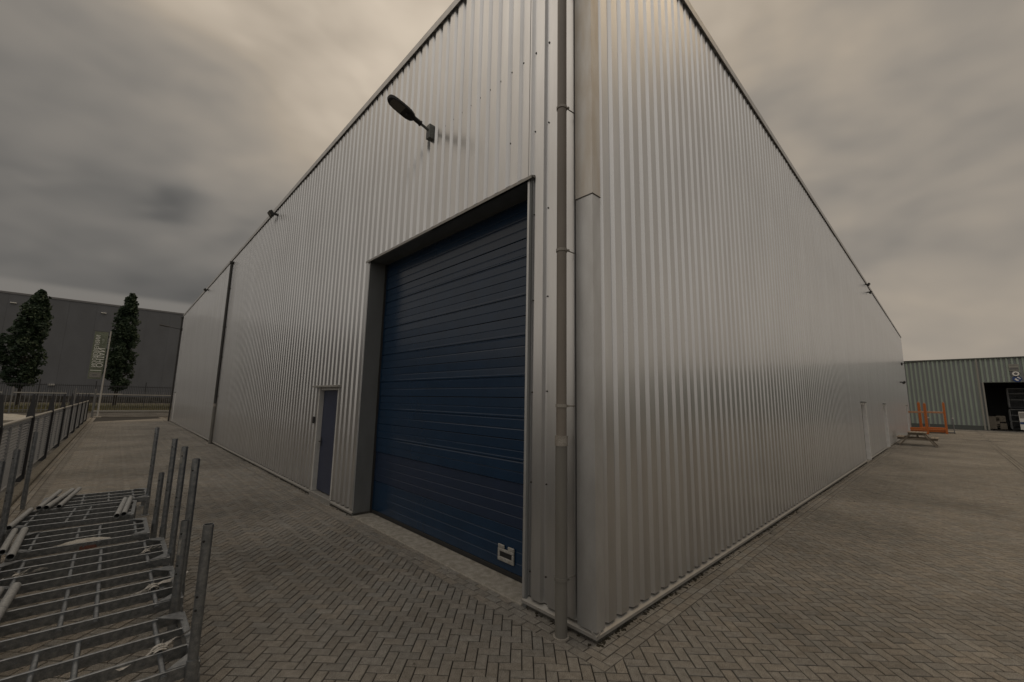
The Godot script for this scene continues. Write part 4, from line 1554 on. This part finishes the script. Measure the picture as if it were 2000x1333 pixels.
	b.box(Vector3(-0.55, 3.42, 0.067), Vector3(0.26, 0.10, 0.004))
	part("emblem", b, M.sign_grey, cloth)
	# the print is read from its back, so it stands mirrored and on its side
	for t in [["NOORDBEURNN", -0.70, 5.35, 29, 0.0125], ["OHIAN", -0.38, 4.83, 42, 0.0125], ["- - : 3", -0.36, 6.15, 13, 0.0125]]:
		var tm := TextMesh.new()
		tm.text = t[0]
		tm.font = SystemFont.new()
		tm.font.font_names = PackedStringArray(["Droid Sans"])
		tm.font_size = t[3]
		tm.pixel_size = t[4]
		tm.depth = 0.004
		var o := put("lettering", tm, M.banner_ink, cloth, Vector3(t[1], t[2], 0.066))
		o.basis = Basis(Vector3(0, 1, 0), Vector3(1, 0, 0), Vector3(0, 0, -1))
	b = MB.new()
	b.box(Vector3(-0.52, 3.78, 0.066), Vector3(0.64, 0.04, 0.004))
	part("print_bar", b, M.banner_ink, cloth)

	build_tree(Vector3(-11.9, 0, -78), [[2.5, 0.7, 0.0], [4.0, 1.9, -0.2], [5.6, 2.3, -0.35], [7.4, 2.35, -0.4], [9.2, 1.9, -0.2], [11.0, 1.4, 0.05], [12.8, 1.05, 0.15], [14.2, 0.55, 0.3], [14.9, 0.1, 0.3]], 3, "broad dark green upright tree at the left edge, left of the banner")
	build_tree(Vector3(-3.15, 0, -78), [[2.4, 0.4, 0.0], [3.6, 1.2, 0.1], [5.4, 1.65, 0.0], [8.0, 1.6, -0.1], [10.5, 1.4, -0.05], [12.6, 1.15, 0.0], [14.4, 0.75, 0.1], [15.6, 0.35, 0.15], [16.1, 0.08, 0.15]], 8, "slim dark green columnar tree right of the banner pole")

	# far hall
	var h := thing("grey_hall", "long dark grey hall behind the trees on the left", "hall", Vector3(0, 0, -120))
	b = MB.new()
	b.span(Vector3(-140, 0, -60), Vector3(60, 20.5, -0.12))
	part("body", b, M.hall, h)
	for k in 50:
		b = MB.new()
		var x := -140.0 + k * 4.0
		b.span(Vector3(x + 0.006, 1.2, -0.12), Vector3(x + 3.994, 20.45, 0.0), 0.006)
		part("wall_panel", b, M.hall_b if (k * 7) % 3 == 0 else M.hall, h)
	b = MB.new()
	b.span(Vector3(-140, 0, -0.11), Vector3(60, 1.18, 0.06), 0.02)
	part("base_wall", b, M.asphalt, h)
	b = MB.new()
	b.span(Vector3(-140, 20.46, -0.4), Vector3(60, 20.85, 0.10), 0.02)
	part("eave_trim", b, M.hall_trim, h)
	for x in [-19.3, -6.9, -33.0]:
		b = MB.new()
		b.span(Vector3(x - 0.42, 18.66, 0.0), Vector3(x + 0.42, 18.82, 0.4), 0.04)
		part("wall_light", b, M.lamp_white, h)
	b = MB.new()
	b.span(Vector3(-13.0, 3.2, 0.0), Vector3(-12.1, 3.5, 0.45), 0.04)
	part("wall_light", b, M.lamp_white, h)

	# crumpled pale sheeting on the neighbour's ground
	b = MB.new()
	var gg := []
	for i in 15:
		var row := []
		for j in 7:
			var u := i / 14.0
			var vv := j / 6.0
			var hh := sin(PI * u) * sin(PI * vv)
			row.append(Vector3((u - 0.5) * 3.6, hh * 0.28 + (rng.randf_range(0.0, 0.16) if hh > 0.05 else 0.0), (vv - 0.5) * 2.2))
		gg.append(row)
	for i in 14:
		for j in 6:
			b.quad(gg[i][j + 1], gg[i + 1][j + 1], gg[i + 1][j], gg[i][j])
	tag(part("crumpled_sheet", b, M.sheeting, null, Vector3(-8.9, -0.03, -44.5)), "crumpled pale sheet lying on the ground behind the slatted fence", "sheeting")

func build_tree(at: Vector3, prof: Array, seed_: int, label: String) -> void:
	var rg := RandomNumberGenerator.new()
	rg.seed = seed_
	var t := thing("tree", label, "tree", at, "upright trees before the grey hall")
	var b := MB.new()
	var top: float = prof[prof.size() - 1][0]
	b.tube(Vector3.ZERO, Vector3(0, 3.2, 0), 0.24, 10, true, 0.18)
	b.tube(Vector3(0, 3.2, 0), Vector3(prof[4][2], top * 0.75, 0), 0.18, 8, true, 0.05)
	for k in 16:
		var y := rg.randf_range(2.3, top * 0.7)
		var a := rg.randf() * TAU
		var r := radius_at(prof, y + 1.5)
		b.tube(Vector3(0, y, 0), Vector3(cos(a) * r.x * 0.8 + r.y, y + 1.6, sin(a) * r.x * 0.8), 0.055, 6, true, 0.015)
	part("trunk", b, M.bark, t)
	# clumps of leaves through the whole crown, loose at the rim
	for layer in 2:
		b = MB.new()
		for c in 170:
			var y := lerpf(prof[0][0], top, pow(rg.randf(), 0.85))
			var r := radius_at(prof, y)
			var a := rg.randf() * TAU
			var rad := r.x * sqrt(rg.randf()) * 0.92
			var cen := Vector3(cos(a) * rad + r.y, y, sin(a) * rad)
			var size: float = min(rg.randf_range(0.28, 0.62), 0.25 + r.x * 0.35)
			for k in 42:
				var d := Vector3(rg.randfn(), rg.randfn() * 1.1, rg.randfn()).normalized()
				var p := cen + d * size * pow(rg.randf(), 0.4)
				var n1 := Vector3(rg.randfn(), rg.randfn() + 0.5, rg.randfn()).normalized()
				var u := n1.cross(d + Vector3(0.01, 0.02, 0.03)).normalized()
				var vv := n1.cross(u)
				var s := rg.randf_range(0.11, 0.23)
				b.quad(p - u * s - vv * s * 0.55, p + u * s * 0.2 - vv * s * 0.6, p + u * s + vv * s * 0.3, p - u * s * 0.3 + vv * s * 0.6)
		part("crown", b, M.leaf if layer == 0 else M.leaf_b, t)

func radius_at(prof: Array, y: float) -> Vector2:
	for i in prof.size() - 1:
		if y >= prof[i][0] and y <= prof[i + 1][0]:
			var k: float = (y - prof[i][0]) / (prof[i + 1][0] - prof[i][0])
			return Vector2(lerpf(prof[i][1], prof[i + 1][1], k), lerpf(prof[i][2], prof[i + 1][2], k))
	return Vector2(prof[prof.size() - 1][1], prof[prof.size() - 1][2]) if y > prof[0][0] else Vector2(prof[0][1], prof[0][2])

# ------------------------------------------------------------------ right side: green shed and yard things
const GX := 58.4

func build_right_side() -> void:
	var w := thing("green_shed", "long green corrugated shed with an open doorway on the right", "shed", Vector3.ZERO)
	var out := Vector3(-1, 0, 0)
	var prof := [0.333, 0.13, 0.045, 0.08]
	# u runs along +z from z = -20
	clad_wall(w, "cladding_sheet", M.green, Vector3(GX, 0, -20.0), Vector3(0, 0, 1), Vector3(1, 0, 0), 0.0, 60.0, 0.1, prof, 3, 0.42, 6.98, [[24.9, 30.6, -1.0, 4.66]])
	var b := MB.new()
	b.span(Vector3(GX + 0.07, 0, -20), Vector3(GX + 0.2, 6.9, 4.9))
	b.span(Vector3(GX + 0.07, 4.66, 4.9), Vector3(GX + 0.2, 6.9, 10.6))
	b.span(Vector3(GX + 0.07, 0, 10.6), Vector3(GX + 0.2, 6.9, 40))
	part("inner_wall", b, M.inside, w)
	b = MB.new()
	b.span(Vector3(GX + 0.02, -0.05, -20), Vector3(GX + 0.06, 0.42, 4.8))
	b.span(Vector3(GX + 0.02, -0.05, 10.6), Vector3(GX + 0.06, 0.42, 40))
	part("base_wall", b, M.green_dark, w)
	b = MB.new()
	b.span(Vector3(GX - 0.10, 6.94, -20), Vector3(GX + 0.3, 7.05, 40), 0.01)
	part("eave_gutter", b, M.green_dark, w)
	b = MB.new()
	b.span(Vector3(GX + 0.2, 6.9, -20), Vector3(GX + 30, 7.02, 40))
	part("roof", b, M.green_dark, w)
	b = MB.new()
	b.span(Vector3(GX + 18, 0, -20), Vector3(GX + 18.2, 6.9, 40))
	b.span(Vector3(GX + 0.2, 0, -20), Vector3(GX + 18, 6.9, -19.8))
	b.span(Vector3(GX + 0.2, 0, 39.8), Vector3(GX + 18, 6.9, 40))
	b.span(Vector3(GX + 0.2, 0, 2.6), Vector3(GX + 18, 6.9, 2.7))
	part("back_wall", b, M.inside, w)
	b = MB.new()
	b.span(Vector3(GX + 0.05, -0.06, -20), Vector3(GX + 18, 0.004, 40))
	part("floor_slab", b, M.asphalt, w)
	b = MB.new()
	b.span(Vector3(GX - 0.08, 0.0, 4.55), Vector3(GX + 0.02, 6.92, 4.68), 0.01)
	part("downpipe", b, M.green_trim, w)
	b = MB.new()
	b.span(Vector3(GX - 0.05, 0.0, 4.80), Vector3(GX + 0.30, 4.66, 4.92), 0.01)
	part("door_jamb", b, M.green_trim, w)
	b = MB.new()
	b.span(Vector3(GX - 0.02, 4.60, 4.92), Vector3(GX + 0.2, 4.66, 10.6), 0.01)
	part("door_head", b, M.green_dark, w)

	# signs over the doorway
	var s1 := thing("round_sign", "upper round sign, a white ring on a dark disc above the shed doorway", "sign", Vector3(GX - 0.03, 5.42, 7.02))
	b = MB.new()
	b.ring(Vector3.ZERO, out, 0.0, 0.30, 0.02, 24)
	part("disc", b, M.sign_grey, s1)
	b = MB.new()
	b.ring(Vector3(-0.014, 0, 0), out, 0.12, 0.22, 0.006, 24)
	part("ring", b, M.sign_white, s1)
	var s2 := thing("round_sign", "lower round blue sign with white marks just above the shed doorway", "sign", Vector3(GX - 0.03, 4.93, 7.05))
	b = MB.new()
	b.ring(Vector3.ZERO, out, 0.0, 0.30, 0.02, 24)
	part("disc", b, M.sign_blue, s2)
	b = MB.new()
	b.prism(PackedVector2Array([Vector2(-0.16, -0.02), Vector2(-0.07, 0.06), Vector2(0.02, -0.06), Vector2(0.10, -0.10), Vector2(0.06, -0.19), Vector2(-0.06, -0.16)]), Vector3(-0.011, 0, 0), Vector3(0, 0, 1), Vector3.UP, Vector3(-0.005, 0, 0))
	b.prism(PackedVector2Array([Vector2(0.02, 0.20), Vector2(0.12, 0.16), Vector2(0.22, 0.02), Vector2(0.18, -0.04), Vector2(0.10, 0.06), Vector2(0.0, 0.14)]), Vector3(-0.011, 0, 0), Vector3(0, 0, 1), Vector3.UP, Vector3(-0.005, 0, 0))
	part("marks", b, M.sign_white, s2)
	var s3 := thing("wall_plate", "dark square plate above the two round signs on the green shed", "sign", Vector3(GX - 0.03, 6.02, 6.95))
	b = MB.new()
	b.box(Vector3.ZERO, Vector3(0.02, 0.62, 0.62), 0.004)
	part("plate", b, M.green_trim, s3)
	b = MB.new()
	b.box(Vector3(-0.012, -0.12, 0), Vector3(0.006, 0.22, 0.56))
	b.box(Vector3(-0.012, 0.22, 0), Vector3(0.006, 0.05, 0.5))
	part("dark_band", b, M.sign_grey, s3)

	# inside the doorway
	roll_cage(Vector3(GX + 2.6, 0, 7.2), 2.05, 0.0, "lower of two stacked wire roll cages in the shed doorway")
	roll_cage(Vector3(GX + 2.6, 2.085, 7.24), 2.0, 0.0, "upper of two stacked wire roll cages in the shed doorway")
	var pz := 7.05
	var po := thing("notice_board", "pale notice board with a blue band leaning in the shed doorway", "board", Vector3(GX + 1.2, 0, pz))
	b = MB.new()
	b.box(Vector3(0, 1.0, 0.3), Vector3(0.03, 1.7, 0.9), 0.005)
	part("board", b, M.sign_white, po)
	b = MB.new()
	b.box(Vector3(-0.018, 0.78, 0.3), Vector3(0.005, 0.22, 0.88))
	part("blue_band", b, M.sign_blue, po)
	b = MB.new()
	b.box(Vector3(-0.018, 1.50, 0.3), Vector3(0.005, 0.55, 0.84))
	part("grey_print", b, M.sheeting, po)
	for k in 3:
		crate(Vector3(GX + 3.0, [0.0, 0.72, 0.0][k], [5.85, 5.82, 5.15][k]), [0.66, 0.62, 1.15][k], ["lower pale crate of the stack inside the shed doorway", "upper pale crate of the stack inside the shed doorway", "narrow pale crate left of the stack inside the shed doorway"][k], k == 2)

	build_bench()
	orange_rack(Vector3(43.2, 0, 0.35), 1.25, 2.35, "left orange steel post pallet standing beyond the picnic table")
	orange_rack(Vector3(45.4, 0, 1.30), 1.45, 2.45, "right orange steel post pallet standing beyond the picnic table")
	# thin posts on a long foot
	var bar := thing("post_barrier", "thin grey posts on a low frame right of the orange racks", "barrier", Vector3(46.6, 0, 0))
	b = MB.new()
	b.span(Vector3(-0.04, 0.02, 1.0), Vector3(0.04, 0.07, 2.5), 0.005)
	b.span(Vector3(0.9, 0.02, 1.0), Vector3(0.98, 0.07, 2.5), 0.005)
	b.span(Vector3(0.04, 0.02, 2.42), Vector3(0.9, 0.07, 2.5), 0.005)
	b.span(Vector3(0.04, 0.02, 1.0), Vector3(0.9, 0.07, 1.08), 0.005)
	part("foot_frame", b, M.zinc_dark, bar)
	for p in [[0.0, 1.04], [0.0, 2.46], [0.94, 2.46], [0.94, 1.04]]:
		b = MB.new()
		b.tube(Vector3(p[0], 0.07, p[1]), Vector3(p[0], 1.2, p[1]), 0.03, 10)
		var ps := part("post", b, M.zinc, bar)
		b = MB.new()
		b.tube(Vector3(p[0], 1.2, p[1]), Vector3(p[0], 1.27, p[1]), 0.045, 10)
		part("cap", b, M.lamp_white, ps)

func crate(at: Vector3, wd: float, label: String, tall: bool) -> void:
	var o := thing("crate", label, "crate", at, "pale crates in the shed doorway")
	var h := 1.35 if tall else 0.70
	var b := MB.new()
	b.span(Vector3(-0.4, 0.08, -wd * 0.5), Vector3(0.4, h - 0.02, wd * 0.5), 0.01)
	part("body", b, M.crate, o)
	for k in 3:
		b = MB.new()
		var y := 0.12 + k * (h - 0.2) / 3.0
		b.span(Vector3(-0.425, y, -wd * 0.5 - 0.01), Vector3(-0.402, y + (h - 0.2) / 3.0 - 0.03, wd * 0.5 + 0.01), 0.004)
		part("board", b, M.crate, o)
	b = MB.new()
	for k in 3:
		b.span(Vector3(-0.4, 0.0, -wd * 0.5 + k * (wd - 0.08) * 0.5), Vector3(0.4, 0.078, -wd * 0.5 + k * (wd - 0.08) * 0.5 + 0.08))
	part("runners", b, M.wood_dark, o)

func roll_cage(at: Vector3, h: float, turn: float, label: String) -> void:
	var o := thing("roll_cage", label, "roll cage", at, "roll cages in the shed doorway")
	o.rotation.y = turn
	var b := MB.new()
	for sx in [-0.55, 0.55]:
		for sz in [-0.75, 0.75]:
			b.tube(Vector3(sx, 0.15, sz), Vector3(sx, h, sz), 0.035, 8)
	for sx in [-0.55, 0.55]:
		for y in [0.9, 1.5, h]:
			b.tube(Vector3(sx, y, -0.75), Vector3(sx, y, 0.75), 0.03, 8)
	for sz in [-0.75, 0.75]:
		b.tube(Vector3(-0.55, h, sz), Vector3(0.55, h, sz), 0.03, 8)
		b.tube(Vector3(-0.55, 0.9, sz), Vector3(0.55, 0.9, sz), 0.03, 8)
	part("frame", b, M.zinc_light, o)
	b = MB.new()
	for k in 9:
		b.tube(Vector3(-0.55, 0.2, -0.6 + k * 0.15), Vector3(-0.55, h, -0.6 + k * 0.15), 0.008, 5)
		b.tube(Vector3(0.55, 0.2, -0.6 + k * 0.15), Vector3(0.55, h, -0.6 + k * 0.15), 0.008, 5)
	part("mesh_bars", b, M.zinc, o)
	b = MB.new()
	b.span(Vector3(-0.58, 0.14, -0.78), Vector3(0.58, 0.20, 0.78), 0.01)
	part("deck", b, M.zinc_dark, o)
	for sx in [-0.45, 0.45]:
		for sz in [-0.65, 0.65]:
			b = MB.new()
			b.tube(Vector3(sx - 0.02, 0.07, sz), Vector3(sx + 0.02, 0.07, sz), 0.07, 12)
			part("castor", b, M.black, o)

func build_bench() -> void:
	var o := thing("picnic_table", "weathered wooden picnic table with two benches by the right wall", "picnic table", Vector3(27.9, 0, 0.95))
	var len_ := 1.75
	var h := 0.72
	for k in 5:
		var b := MB.new()
		var z := -0.34 + k * 0.145
		b.span(Vector3(0, h - 0.04, z), Vector3(len_, h, z + 0.13), 0.005)
		part("table_plank", b, M.wood_top, o)
	for s in [-1.0, 1.0]:
		for k in 2:
			var b := MB.new()
			var z: float = s * 0.66 + (k - 0.5) * 0.15
			b.span(Vector3(0, 0.42, z - 0.068), Vector3(len_, 0.46, z + 0.068), 0.005)
			part("seat_plank", b, M.wood_top, o)
	for x in [0.14, len_ - 0.14]:
		for s in [-1.0, 1.0]:
			var b := MB.new()
			b.bar(Vector3(x, h - 0.05, s * 0.22), Vector3(x, 0.0, s * 0.72), 0.05, 0.14, 0.004, Vector3.RIGHT)
			part("leg", b, M.wood_top, o)
		var b := MB.new()
		b.span(Vector3(x + 0.03, 0.32, -0.78), Vector3(x + 0.07, 0.415, 0.78), 0.004)
		b.span(Vector3(x + 0.03, h - 0.14, -0.34), Vector3(x + 0.07, h - 0.045, 0.34), 0.004)
		part("cross_bar", b, M.wood_top, o)
	var b := MB.new()
	b.bar(Vector3(0.2, 0.34, 0.0), Vector3(len_ * 0.5, h - 0.06, 0.0), 0.045, 0.08, 0.004)
	b.bar(Vector3(len_ - 0.2, 0.34, 0.0), Vector3(len_ * 0.5, h - 0.06, 0.0), 0.045, 0.08, 0.004)
	part("brace", b, M.wood_top, o)

func orange_rack(at: Vector3, wd: float, h: float, label: String) -> void:
	var o := thing("post_pallet", label, "rack", at, "orange post pallets")
	var hw := wd * 0.5
	for sx in [0.0, 1.1]:
		for sz in [-1.0, 1.0]:
			var b := MB.new()
			b.span(Vector3(sx - 0.07, 0.0, sz * hw - 0.07), Vector3(sx + 0.07, h, sz * hw + 0.07), 0.008)
			var p := part("post", b, M.orange, o)
			b = MB.new()
			b.span(Vector3(sx - 0.05, h, sz * hw - 0.05), Vector3(sx + 0.05, h + 0.10, sz * hw + 0.05), 0.02)
			part("tip", b, M.orange_pale, p)
		for y in [0.32, 1.62]:
			var b := MB.new()
			b.span(Vector3(sx - 0.05, y, -hw + 0.07), Vector3(sx + 0.05, y + 0.14, hw - 0.07), 0.008)
			part("cross_beam", b, M.orange_pale if y > 1.0 else M.orange, o)
	for sz in [-1.0, 1.0]:
		var b := MB.new()
		b.span(Vector3(0.07, 0.30, sz * hw - 0.05), Vector3(1.03, 0.44, sz * hw + 0.05), 0.008)
		part("side_beam", b, M.orange, o)
	var b := MB.new()
	b.span(Vector3(0.05, 0.10, -hw + 0.07), Vector3(1.05, 0.30, hw - 0.07), 0.008)
	part("deck", b, M.orange, o)

# ------------------------------------------------------------------
func _ready() -> void:
	rng.seed = 4242
	# camera
	cam_basis = Basis(Vector3(0.72239, 0.018888, 0.691229), Vector3(-0.112608, 0.989496, 0.090646), Vector3(-0.682256, -0.143319, 0.716928)).orthonormalized()
	var cam := Camera3D.new()
	cam.name = "camera"
	cam.fov = 79.4
	cam.near = 0.05
	cam.far = 1200.0
	cam.transform = Transform3D(cam_basis, EYE)
	add_child(cam)
	cam.current = true
	# sky and exposure
	var env := Environment.new()
	env.background_mode = Environment.BG_SKY
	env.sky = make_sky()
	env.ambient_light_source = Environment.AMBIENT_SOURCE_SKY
	env.tonemap_mode = Environment.TONE_MAPPER_LINEAR
	env.tonemap_exposure = 0.5
	env.sdfgi_enabled = true
	env.ssao_enabled = true
	env.ssil_enabled = true
	var we := WorldEnvironment.new()
	we.name = "environment"
	we.environment = env
	add_child(we)
	# the sun behind thick cloud, to the right
	var sun := DirectionalLight3D.new()
	sun.name = "sun"
	sun.light_color = Color(1.0, 0.88, 0.71)
	sun.light_energy = 0.5
	sun.light_angular_distance = 45.0
	sun.shadow_enabled = true
	add_child(sun)
	sun.look_at_from_position(Vector3(0.46, 0.88, -0.03) * 10.0, Vector3.ZERO)

	make_materials()
	build_paving()
	build_warehouse()
	build_left_side()
	build_right_side()
	build_lamps()
	build_racks()
